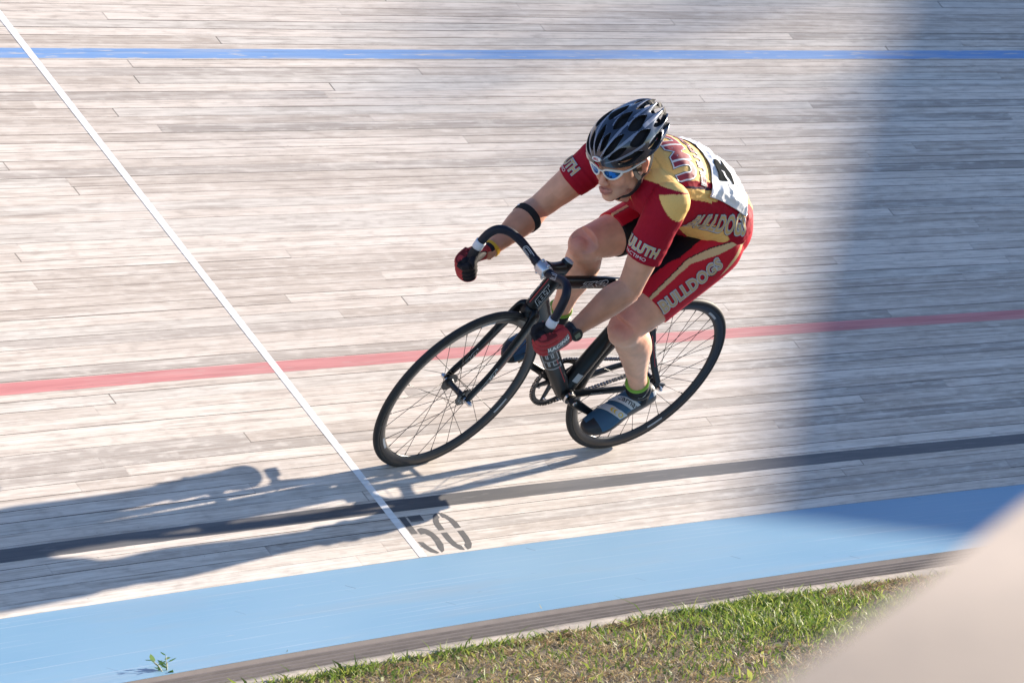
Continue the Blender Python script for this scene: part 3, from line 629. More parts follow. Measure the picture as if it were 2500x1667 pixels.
# torso: centre, half width, half depth
TS = [(.092, .000, .958, .115, .080), (.134, -.003, 1.000, .158, .116), (.185, -.006, 1.050, .168, .130), (.245, -.012, 1.092, .158, .125), (.318, -.022, 1.130, .151, .121), (.395, -.034, 1.156, .159, .126), (.472, -.045, 1.174, .169, .128), (.540, -.052, 1.187, .166, .118), (.598, -.056, 1.200, .133, .094), (.640, -.056, 1.212, .080, .065)]
LP, LS = vec(0, 1, 0), unit(shL-shR)
def torso(grow=0., i0=0, i1=None, k=5):
    T = cr_spline(TS, k); n = len(T); i1 = n if i1 is None else i1; c = T[:, :3]; X, Y = [], []
    for i in range(n):
        t = unit(c[min(i+1, n-1)]-c[max(i-1, 0)]); f = min(1, max(0, (i/n-.15)/.6)); l = unit(LP*(1-f)+LS*f); l = unit(l-t*np.dot(l, t)); X.append(l); Y.append(unit(np.cross(t, l)))
    return c[i0:i1], X[i0:i1], Y[i0:i1], T[i0:i1, 3]+grow, T[i0:i1, 4]+grow
def gcoord(V):
    """garment coordinates on the torso: s 0 (seat) .. 1 (neck), angle from the spine, + to the left"""
    c, X, Y, A_, B_ = torso(); X, Y = np.array(X), np.array(Y); n = len(c)
    T = np.gradient(c, axis=0); T /= np.linalg.norm(T, axis=1)[:, None]
    d = V[:, None, :]-c[None]; along = abs((d*T[None]).sum(2)); dist = np.linalg.norm(d, axis=2); j = np.argmin(along+.15*dist, axis=1)
    dj = V-c[j]; al = (dj*T[j]).sum(1); st_ = np.linalg.norm(np.diff(c, axis=0), axis=1).mean()
    s = (j+al/st_)/(n-1); x = (dj*X[j]).sum(1)/A_[j]; y = (dj*Y[j]).sum(1)/B_[j]
    return s, np.degrees(np.arctan2(x, y))
def limb(mb, P, n=18, k=6, flat=None, ref=(0, 1, 0), off=None):
    """P rows: x y z r"""
    Q = cr_spline(P, k); fl = 1. if flat is None else np.interp(np.linspace(0, 1, len(Q)), np.linspace(0, 1, len(flat)), flat)
    mb.tube(Q[:, :3], Q[:, 3], n, flat=fl, ref=ref)
def lerp(a, b, t): return a*(1-t)+b*t
def row(p, r): return (*p, r)
def thigh(hip, kn, g=0., t1=1., back=vec(0, 0, 0)):
    ax = unit(kn-hip); dn_ = unit(np.cross(vec(0, 1, 0), ax)); dn_ = dn_ if dn_[2] < 0 else -dn_
    rows = [(-.10, .080, .01), (0, .098, .0), (.15, .099, -.003), (.35, .091, -.003), (.55, .080, .0), (.75, .071, .004), (.90, .061, .002), (1., .056, 0)]
    out = []
    for t, r, o in rows:
        if t <= t1+1e-6: out.append(row(lerp(hip, kn, t)+dn_*o, r+g))
    if t1 < 1:
        r = np.interp(t1, [q[0] for q in rows], [q[1] for q in rows]); o = np.interp(t1, [q[0] for q in rows], [q[2] for q in rows]); out = [q for q in out if True]; out.append(row(lerp(hip, kn, t1)+dn_*o, r+g))
    return out
def foot(sg):
    d = CA*(-sg); ped = BB+d*.165+vec(0, sg*(.122 if sg > 0 else .115), 0); p = math.radians(37 if sg > 0 else 22)
    yaw = math.radians(-4)*sg; D = vec(math.cos(p)*math.cos(yaw), math.sin(yaw), -math.sin(p)); Uf = vec(math.sin(p), 0, math.cos(p)); Y_ = unit(np.cross(Uf, D)); Uf = unit(np.cross(D, Y_))
    S = ped+Uf*.017-D*.012; ank = S-D*.125+Uf*.088; return S, D, Uf, Y_, ank
fL, fR = foot(1), foot(-1); anL, anR = fL[4], fR[4]
body = MB()
body.loft(*torso(-.004), n=40)
for hip, kn, an in ((hipL, kneL, anL), (hipR, kneR, anR)):
    limb(body, thigh(hip, kn), n=24)
    ax = unit(an-kn); th_ = unit(kn-hip); bk = unit(-th_-ax*np.dot(-th_, ax)) if True else None   # calf bulges to the back of the knee
    P = []
    for t, r, o in ((-.06, .050, -.012), (0, .058, -.004), (.09, .055, .004), (.20, .060, .014), (.32, .061, .019), (.45, .054, .016), (.62, .042, .009), (.80, .034, .004), (.92, .033, .002), (1.04, .034, .004)): P.append(row(lerp(kn, an, t)+bk*o, r))
    limb(body, P, n=24)
    body.sphere(kn-bk*.022+th_*.010+ax*.004, .036, n=14)                # patella
    body.sphere(lerp(kn, an, .10)-bk*.030, .022, n=12)                  # below the knee cap
    body.sphere(an+vec(0, .026, -.004), .013, n=10); body.sphere(an+vec(0, -.026, -.004), .013, n=10)
for sh, el, wr, sg in ((shL, elL, wrL, 1), (shR, elR, wrR, -1)):
    f = unit(wr-el); up = unit(sh-el); ben = unit(up+f)                 # towards the inside of the elbow
    limb(body, [row(lerp(sh, el, t)+ben*o, r) for t, r, o in ((-.12, .046, 0), (0, .057, 0), (.15, .058, .004), (.35, .054, .006), (.55, .052, .006), (.75, .046, .002), (.92, .042, -.002), (1., .041, -.004))], n=20)
    limb(body, [row(lerp(el, wr, t)+ben*o, r) for t, r, o in ((-.04, .041, -.004), (.08, .046, .002), (.22, .0485, .006), (.38, .046, .006), (.58, .038, .003), (.80, .030, .001), (.95, .0275, 0), (1.1, .027, 0))], n=20, flat=[1, 1, 1, .95, .85, .8])
    body.sphere(el-ben*.026, .024, n=12)
    body.sphere(sh+vec(0, 0, .002), .058, n=16)                           # deltoid
    c = lerp(sh, (shL+shR)/2, .45); body.sphere(c+vec(-.02, 0, -.012), .078, .085, .078, n=18)
# --- head: local axes forward, left, up (the head stays level while the bike leans)
HF = unit(vec(0.88185, 0.26804, -0.38793)); HU = vec(0.45650, -0.27925, 0.84477); HU = unit(HU-HF*np.dot(HU, HF)); HL = np.cross(HU, HF); HC = vec(.728, -.032, 1.273)
HM = np.array([HF, HL, HU])                       # rows
def hd(f, l, u): return HC+f*HF+l*HL+u*HU
def hsph(mb, f, l, u, a, b, c, n=20): mb.sphere(hd(f, l, u), a, b, c, n=n, R=HM.T)
hsph(body, -.008, 0, .030, .095, .076, .088, 32)
hsph(body, .048, 0, .020, .046, .060, .052, 24)          # forehead
hsph(body, .034, 0, -.045, .062, .060, .060, 24)         # mid face
hsph(body, .056, 0, -.080, .044, .047, .036, 20)         # jaw
hsph(body, .086, 0, -.101, .021, .026, .018, 16); hsph(body, .074, 0, -.092, .030, .036, .024, 16)         # chin
for s_ in (-1, 1):
    hsph(body, .066, s_*.031, -.038, .027, .024, .028, 16)     # cheek
    hsph(body, .076, s_*.020, .020, .016, .026, .010, 14)      # brow
    hsph(body, .010, s_*.052, -.066, .040, .013, .030, 16)     # jaw angle
    hsph(body, -.010, s_*.079, -.014, .017, .006, .030, 14)    # ear
    hsph(body, -.016, s_*.083, -.004, .011, .006, .018, 12)
    hsph(body, .106, s_*.011, -.040, .009, .0085, .008, 12)    # nostril wing
body.tube([hd(.082, 0, .016), hd(.094, 0, -.004), hd(.108, 0, -.024), hd(.116, 0, -.036), hd(.108, 0, -.044)], [.010, .0095, .0098, .0110, .009], n=14)
body.tube(cr_spline([hd(.098, .026, -.068), hd(.109, .012, -.0655), hd(.1125, 0, -.0665), hd(.109, -.012, -.0655), hd(.098, -.026, -.068)], 4), [.004, .0045, .005, .0055, .006, .006, .006, .0065, .006, .006, .006, .0065, .006, .0055, .005, .0045, .004], n=10)
body.tube(cr_spline([hd(.097, .022, -.074), hd(.1065, .011, -.0765), hd(.109, 0, -.077), hd(.1065, -.011, -.0765), hd(.097, -.022, -.074)], 4), [.004, .005, .0055, .006, .0065, .007, .007, .007, .007, .007, .007, .007, .0065, .006, .0055, .005, .004], n=10)
C7 = vec(.585, -.060, 1.188)
body.tube(cr_spline([C7, vec(.635, -.052, 1.208), hd(-.045, 0, -.055), hd(-.015, 0, -.020)], 4), np.r_[np.linspace(.070, .058, 7), np.linspace(.058, .060, 6)], n=24)
body.tube(cr_spline([vec(.60, -.05, 1.13), vec(.66, -.035, 1.150), hd(-.005, 0, -.080), hd(.02, 0, -.055)], 4), .048, n=20)
# wrists run into the gloves
person = fuse(body, 'person', SKIN, None, vox=.0036, smooth=4)
person.matrix_world = MB_
tag(person, 'racing cyclist in maroon and gold kit and dark vented helmet, crouched over the handlebars', 'person')
V = coords(person); n = len(V); Nn0 = normals(person); hm_ = np.linalg.norm(V-HC, axis=1) > .17
setco(person, V+Nn0*(hm_*np.array([(.0008*noise.noise(Vector(v*38))+.0015*noise.noise(Vector(v*15)+Vector((2, 7, 1)))) for v in V]))[:, None]); V = coords(person)
base = np.array([.70, .36, .235])*np.ones((n, 3))
L = (V-HC)@HM.T; f, l, u = L.T
head = (f*f+l*l+u*u) < .15**2
def blend(mask, c, k=1.): global base; mk = np.clip(mask, 0, 1)[:, None]*k; base = base*(1-mk)+np.array(c)*mk
def gauss(p, c, r): return np.exp(-((p-np.asarray(c))**2).sum(1)/(r*r))
blend(gauss(L, (.112, 0, -.070), .030)*(abs(u+.0705) < .0095+.0*f)*(f > .094)*(abs(l) < .028), (.50, .15, .13), .95)
blend(np.exp(-((u+.0712)/.0016)**2)*(f > .095)*(abs(l) < .025), (.12, .03, .03), .8)
blend(np.clip(1.4*gauss(L, (.055, .03, -.085), .045)+1.4*gauss(L, (.055, -.03, -.085), .045), 0, 1)*head*(f > .0), (.46, .28, .21), .45)   # stubble
blend(gauss(L, (.11, 0, -.035), .022), (.68, .30, .23), .5); blend(gauss(L, (.08, .042, -.035), .022), (.70, .31, .24), .4)
blend((abs(l) > .070)*(gauss(L, (-.012, .083, -.008), .034)+gauss(L, (-.012, -.083, -.008), .034)), (.62, .15, .09), .7)
blend(((f < .012-.25*(u+.02)) & (u > -.045) & (f > -.12) & (abs(l) < .0775)).astype(float)*head, (.05, .03, .018), .9)   # short hair
for el, wr, sh in ((elL, wrL, shL), (elR, wrR, shR)):
    q = unit(wr-el); t = ((V-el)@q)/np.linalg.norm(wr-el); dd_ = np.linalg.norm((V-el)-np.outer((V-el)@q, q), axis=1)
    blend(np.clip((t+.3)*1.4, 0, 1)*(dd_ < .09)*(t < 1.4)*(t > -.5), (.50, .215, .125), .85)      # tanned forearms
for kn in (kneL, kneR): blend(gauss(V, kn+vec(.03, 0, .03), .060), (.74, .26, .19), .7)
nn = np.array([noise.noise(Vector(v*28)) for v in V]); n2 = np.array([noise.noise(Vector(v*9)+Vector((5, 5, 5))) for v in V])
base = base*(1+.16*nn[:, None]+np.array([.02, -.10, -.12])*n2[:, None]*.9)
paint(person, np.clip(base, 0, 1))
def cylp(V, a, ax, ref):
    x = unit(ref-ax*np.dot(ref, ax)); y = np.cross(ax, x); d = V-a; return np.c_[d@ax, np.degrees(np.arctan2(d@y, d@x))]
# --- jersey
jb = MB(); jb.loft(*torso(.007, i0=9), n=44)
for sh, el, sg, te in ((shL, elL, 1, .64), (shR, elR, -1, .50)):
    f = unit(wrL-elL) if sg > 0 else unit(wrR-elR); up = unit(sh-el); ben = unit(up+f)
    rr = [(-.12, .052, 0), (0, .063, 0), (.15, .065, .004), (.30, .062, .006), (te-.12, .060, .006), (te-.02, .0585, .005), (te, .0575, .005)]
    limb(jb, [row(lerp(sh, el, t)+ben*o, r) for t, r, o in rr], n=24)
    jb.sphere(sh+vec(0, 0, .002), .065, n=18); c = lerp(sh, (shL+shR)/2, .45); jb.sphere(c+vec(-.02, 0, -.012), .085, .092, .085, n=18)
jb.tube(cr_spline([C7+vec(-.03, 0, -.02), C7+vec(.02, .0, .005), vec(.640, -.050, 1.212)], 4), [.085, .083, .080, .078, .076, .073, .070, .066, .062], n=28)
jersey = fuse(jb, 'jersey', JERS, person, vox=.0034, smooth=8)
V = coords(jersey); N = normals(jersey); s, an = gcoord(V)
def wr_(p, fx, fy, fz, seed=0): return np.array([noise.noise(Vector((q[0]*fx+seed, q[1]*fy, q[2]*fz))) for q in p])
P_ = np.c_[s*1.0, an/90., np.zeros(len(s))]
w1 = 1-abs(wr_(P_, 26, 3.2, 0)); w1 = np.clip((w1-.62)/.38, 0, 1)**1.5
w2 = 1-abs(wr_(P_, 7, 9, 0, 11)); w2 = np.clip((w2-.65)/.35, 0, 1)**1.5
low = np.clip((.52-s)/.2, 0, 1)*(abs(an) > 30); mid = np.clip(1-abs(s-.55)/.25, 0, 1)*(abs(an) > 55)
tor = np.clip(1-np.minimum(np.linalg.norm(V-elL, axis=1), np.linalg.norm(V-elR, axis=1))/.30, 0, 1) == 0
disp = (.0034*w1*low+.0032*w2*mid)*tor+.0016*wr_(V, 22, 22, 22, 3)+.0008*wr_(V, 60, 60, 60, 8)
for sh, el in ((shL, elL), (shR, elR)):
    ax = unit(el-sh); t = (V-sh)@ax/np.linalg.norm(el-sh); r = np.linalg.norm(V-sh-np.outer((V-sh)@ax, ax), axis=1); near = (t > .05)*(t < .75)*(r < .09)
    q = np.c_[t*7, V@vec(3, 5, 2), np.zeros(len(V))]; disp += near*.0028*np.clip((1-abs(wr_(q, 1, 1, 1, 21))-.7)/.3, 0, 1)
setco(jersey, V+N*disp[:, None])
jt = bvh(jersey)
def thc(V, side=1):
    """coordinates on a thigh: t along hip-knee, angle from the outer side (+ toward the front)"""
    hip, kn = (hipL, kneL) if side > 0 else (hipR, kneR); ax = unit(kn-hip); out = vec(0, side, 0); out = unit(out-ax*np.dot(out, ax)); fr_ = np.cross(ax, out)*side; fr_ = fr_ if fr_[0] > 0 else -fr_
    d = V-hip; return np.c_[(d@ax)/np.linalg.norm(kn-hip), np.degrees(np.arctan2(d@fr_, d@out))]
def near_poly(x, y, poly):
    """point in polygon, vectorised"""
    ins = np.zeros(len(x), bool); n_ = len(poly)
    for i in range(n_):
        (x0, y0), (x1, y1) = poly[i], poly[(i+1) % n_]
        c_ = ((y0 > y) != (y1 > y)) & (x < (x1-x0)*(y-y0)/((y1-y0) if y1 != y0 else 1e-9)+x0); ins ^= c_
    return ins
JC = np.ones((len(V), 3))*np.array(MAROON); V = coords(jersey); GOLDJ = (.88, .56, .19)
A_ = abs(an); a_ = A_
top_ = 58+(s-.60)*63
gold = (a_ < top_) & (s > .20)
gold |= (a_ > top_+11) & (a_ < 81+(s-.535)*60) & (s > .50)
gold &= ~((s < .53) & (a_ > 78-(.53-s)*110) & (a_ < 125))
navy = (a_ > top_+7.5) & (a_ < top_+11.5) & (s > .42)
lowg = near_poly(s, a_, [(.53, 128), (.47, 112), (.40, 101), (.34, 98), (.285, 99), (.28, 128), (.36, 152), (.5, 155)])
front = (a_ > 118) & (a_ < 160) & (s > .62) & (abs(((a_-118)/20.)-(s-.62)*6) < .5)
JC[gold | lowg | front] = GOLDJ; JC[navy & ~gold] = NAVY
for sh, el, sg in ((shL, elL, 1), (shR, elR, -1)):
    ax = unit(el-sh); tl = (V-sh)@ax; r_ = np.linalg.norm(V-sh-np.outer((V-sh)@ax, ax), axis=1)
    lat = (V@LS-np.dot((shL+shR)/2, LS))*sg
    fwd = V@unit(vec(1, 0, .0))-np.dot(sh, unit(vec(1, 0, 0)))
    sleeve = ((lat > .055) & (fwd > -.030-.0*lat) & (fwd > -.045+(.17-lat)*.18)) | ((tl > .035) & (r_ < .085)) 
    JC[sleeve] = MAROON
    cap = sleeve & (tl < -.018-.26*np.clip(lat-.10, -1, 1)) & (fwd < .055)
    JC[cap] = GOLDJ
    seam = abs(fwd-np.maximum(-.030, -.045+(.17-lat)*.18)) < .0030
    JC[seam & (lat > .055) & (tl < .05)] = np.array(GOLDJ)*.8
    if sg > 0:
        tri = near_poly(V[:, 1], V[:, 2], [(.136, 1.250), (.186, 1.292), (.205, 1.300), (.235, 1.26), (.224, 1.200)]) & (V[:, 0] > .57); JC[tri] = GOLDJ
paint(jersey, JC)
AO = SHK0 = mat('navy_print', (.03, .025, .05), .6); TAN = mat('gold_print', (.62, .44, .19), .6); MARP = mat('maroon_print', (.30, .02, .035), .6); SILP = mat('silver_print', (.50, .52, .56), .5)
def fit(V_, w_, h_): V_ = centred(V_); return V_*np.array([w_/(V_[:, 0].max()-V_[:, 0].min()), h_/(V_[:, 1].max()-V_[:, 1].min())])
def block(txt, w_, h_, o, X, Y, m, parent, tree, name, outs=(), extra=.03, off=.0016, depth=.12, maxe=.006, slant=0., cyl=None, sp=1.):
    """lettering w_ x h_ with outline layers (extra offset, material) from the outside in"""
    base_, _ = text_mesh(txt, 1., extra, 1., 0., sp); bw, bh = np.ptp(base_[:, 0]), np.ptp(base_[:, 1]); out_ = None
    for k_, (e_, mm) in enumerate(list(outs)+[(0, m)]):
        V2, F2 = text_mesh(txt, 1., extra, 1., 0., sp) if e_ == 0 else text_mesh(txt, 1., extra+e_, 1., 0., sp)
        sc_ = (w_/bw, h_/bh); V2 = centred(V2)*np.array(sc_); V2[:, 0] += slant*V2[:, 1]
        nm = name if e_ == 0 else name+'_outline'
        if cyl is None: out_ = decal(nm, V2, F2, o, X, Y, mm, parent, tree, off+.0005*k_, depth, maxe)
        else: out_ = decal_cyl(nm, V2, F2, *cyl, mm, parent, tree, off+.0005*k_, maxe)
    return out_
def decal_cyl(name, V2, F2, c0, up, ref, r0, m, parent, tree, off, maxe):
    """wrap a planar shape round an axis through c0 along up; ref is the outward direction of x = 0"""
    up = unit(up); ref = unit(ref-up*np.dot(ref, up)); tan_ = np.cross(up, ref)
    bm = bmesh.new(); vs_ = [bm.verts.new((v[0], v[1], 0)) for v in V2]
    for f in F2:
        try: bm.faces.new([vs_[i] for i in f])
        except ValueError: pass
    for _ in range(5):
        L_ = [e for e in bm.edges if e.calc_length() > maxe]
        if not L_: break
        bmesh.ops.subdivide_edges(bm, edges=L_, cuts=1); bmesh.ops.triangulate(bm, faces=bm.faces[:])
    kill = []
    for v in bm.verts:
        t_ = v.co.x/r0; d_ = ref*math.cos(t_)+tan_*math.sin(t_); p = c0+up*v.co.y
        h, nn, i, d = tree.ray_cast(Vector(p+d_*.16), Vector(-d_), .16)
        if h is None: kill.append(v); continue
        v.co = h+Vector(d_)*off
    bmesh.ops.delete(bm, geom=kill, context='VERTS'); bad = [f for f in bm.faces if max(e.calc_length() for e in f.edges) > maxe*5]; bmesh.ops.delete(bm, geom=bad, context='FACES')
    me = bpy.data.meshes.new(name); bm.to_mesh(me); bm.free(); return link(name, me, m, parent, True)
jt = bvh(jersey)
XR, YH = vec(-.05, -1, -.02), vec(1, -.05, .10)
block('UMD', .188, .080, vec(.520, -.004, 1.30), unit(XR), unit(YH), MARP, jersey, jt, 'back_lettering', ((.06, AO), (.045, WHT)), extra=.04, sp=1.06)
block('BULLDOGS', .225, .030, vec(.440, -.012, 1.28), unit(XR), unit(YH), MARP, jersey, jt, 'back_lettering_small', ((.07, AO), (.045, WHT)), extra=.02, sp=1.08)
block('BULLDOGS', .235, .066, vec(.308, .16, 1.122), unit(vec(-1, 0, .02)), unit(vec(.10, 0, 1)), TAN, jersey, jt, 'side_lettering', ((.075, AO), (.05, SILP)), extra=.02, sp=1.08)
for sh, el, sg, te in ((shL, elL, 1, .64), (shR, elR, -1, .50)):
    up = unit(sh-el); L_ = np.linalg.norm(el-sh); c0 = sh-up*L_*(te-.155); c1 = sh-up*L_*(te-.055)
    ref = vec(.98, .12, .10) if sg > 0 else vec(.70, -.62, .05)
    block('DULUTH', .130, .034, None, None, None, TAN, jersey, jt, 'sleeve_lettering', ((.08, AO), (.055, SILP)), extra=.02, sp=1.08, cyl=(c0, up, ref, .060))
    block('PACTIMO', .075, .011, None, None, None, WHT, jersey, jt, 'sleeve_maker', (), extra=.0, cyl=(c1, up, ref, .058))
# race number pinned to the lower back, creased tyvek
cT, XT, YT, aT, bT = torso(.0); XT, YT = np.array(XT), np.array(YT); nT_ = len(cT)
def onback(s__, ang, off):
    q = s__*(nT_-1); i = int(max(0, min(nT_-2, math.floor(q)))); f_ = q-i
    c = lerp(cT[i], cT[i+1], f_); X_ = unit(lerp(XT[i], XT[i+1], f_)); Y_ = unit(lerp(YT[i], YT[i+1], f_)); a__ = math.radians(ang); d_ = X_*math.sin(a__)*1.2+Y_*math.cos(a__); d_ = unit(d_)
    h, nn, k_, dd_ = jt.ray_cast(Vector(c+d_*.35), Vector(-d_), .4)
    p = np.array(h) if h is not None else c+d_*.13
    return p+d_*off
nu, nv = 90, 110; Vb, Fb = [], []
def crease(u_, v_):
    q = 1-abs(noise.noise(Vector((u_*3.2+v_*1.4, v_*2.4, 3.1)))); q2 = 1-abs(noise.noise(Vector((u_*6-v_*4, v_*5, 7.7))))
    edge = min(1, 6*min(u_, 1-u_, (1+v_)/2, (1-v_)/2)+.25)
    return edge*(.013*max(0, q-.66)/.34+.004*max(0, q2-.65)/.35+.010)
for i in range(nu):
    u_ = i/(nu-1); s__ = .575-.275*u_
    for j in range(nv):
        v_ = -1+2*j/(nv-1); hi = np.interp(u_, [0, 1], [76, 62]); lo = 58
        ang = v_*(hi if v_ > 0 else lo); Vb.append(onback(s__, ang, .004+crease(u_, v_)*.62))
for i in range(nu-1):
    for j in range(nv-1): Fb.append((i*nv+j, i*nv+j+1, (i+1)*nv+j+1, (i+1)*nv+j))
TYV = mat('number_paper', (.78, .79, .82), .7, bump=.15, bump_scale=120)
me = mesh('race_number', Vb, Fb); bib = link('race_number', me, TYV, jersey)
bm = bmesh.new(); bm.from_mesh(me); bmesh.ops.recalc_face_normals(bm, faces=bm.faces); bmesh.ops.smooth_vert(bm, verts=bm.verts[:], factor=.3, use_axis_x=True, use_axis_y=True, use_axis_z=True); bm.to_mesh(me); bm.free()
q = bib.modifiers.new('s', 'SOLIDIFY'); q.thickness = .0008; apply_mods(bib); bt_ = bvh(bib)
block('2', .085, .105, vec(.318, .046, 1.27), unit(vec(0, -1, .12)), unit(vec(1, 0, .22)), mat('number_print', (.012, .015, .017), 1., spec=.05), bib, bt_, 'number_digit', (), extra=.10, off=.0015)
for (s__, ang) in ((.565, 72), (.565, -54), (.31, 60), (.31, -54)):
    p = onback(s__, ang, .010); mb = MB(); mb.tube([p-vec(.008, 0, 0), p, p+vec(.008, .003, 0)], .0012, n=6); mb.sphere(p+vec(.009, .003, 0), .0028, n=8); mb.build('safety_pin', SIL, bib)
# --- shorts
sb = MB(); sb.loft(*torso(.004, i1=16), n=44)
for hip, kn, te in ((hipL, kneL, .74), (hipR, kneR, .74)): limb(sb, thigh(hip, kn, .0055, te), n=30)
shorts = fuse(sb, 'shorts', SHRT, person, vox=.0032, smooth=6)
V = coords(shorts); SC = np.ones((len(V), 3))*np.array(CRIM); hd_ = [np.linalg.norm(V-lerp(h_, k_, .3), axis=1) for h_, k_ in ((hipL, kneL), (hipR, kneR))]
for side, own in ((1, hd_[0] <= hd_[1]), (-1, hd_[1] < hd_[0])):
    T_ = thc(V, side); t, ph = T_.T; cen = np.interp(t, [-.3, -.04, .09, .35, .95], [24, 32, 44, 69, 73]); wd = np.interp(t, [-.3, .0, .15, .45, .95], [2, 5, 8, 4.5, 5])
    SC[own & (abs(ph-cen) < wd)] = PALE; SC[own & (ph-cen > wd) & (ph-cen < wd+2.2)] = BLACK
    SC[own & (ph > np.interp(t, [-.3, 0, .2, .37, .44, .6, 1], [74, 78, 83, 87, 98, 112, 125]))] = BLACK; SC[own & (ph < np.interp(t, [-.1, .3, 1], [-60, -70, -110]))] = BLACK
    bc = np.interp(t, [-.3, -.03, .14, .3], [30, 12, 1, -8]); bw_ = np.interp(t, [-.3, -.03, .1, .22], [3, 5, 4, 0]); SC[own & (abs(ph-bc) < bw_)] = PALE
paint(shorts, SC); st_ = bvh(shorts)
Xs = unit(vec(-.164, -.004, .174)); Nn = unit(vec(.22, .93, .22)); Nn = unit(Nn-Xs*np.dot(Nn, Xs)); TANL = mat('tan_print', (.50, .37, .215), .6)
block('BULLDOGS', .250, .043, vec(.349, .20, .911), Xs, unit(np.cross(Nn, Xs)), TANL, shorts, st_, 'thigh_lettering', ((.075, AO), (.05, SILP)), extra=.03, sp=1.09)
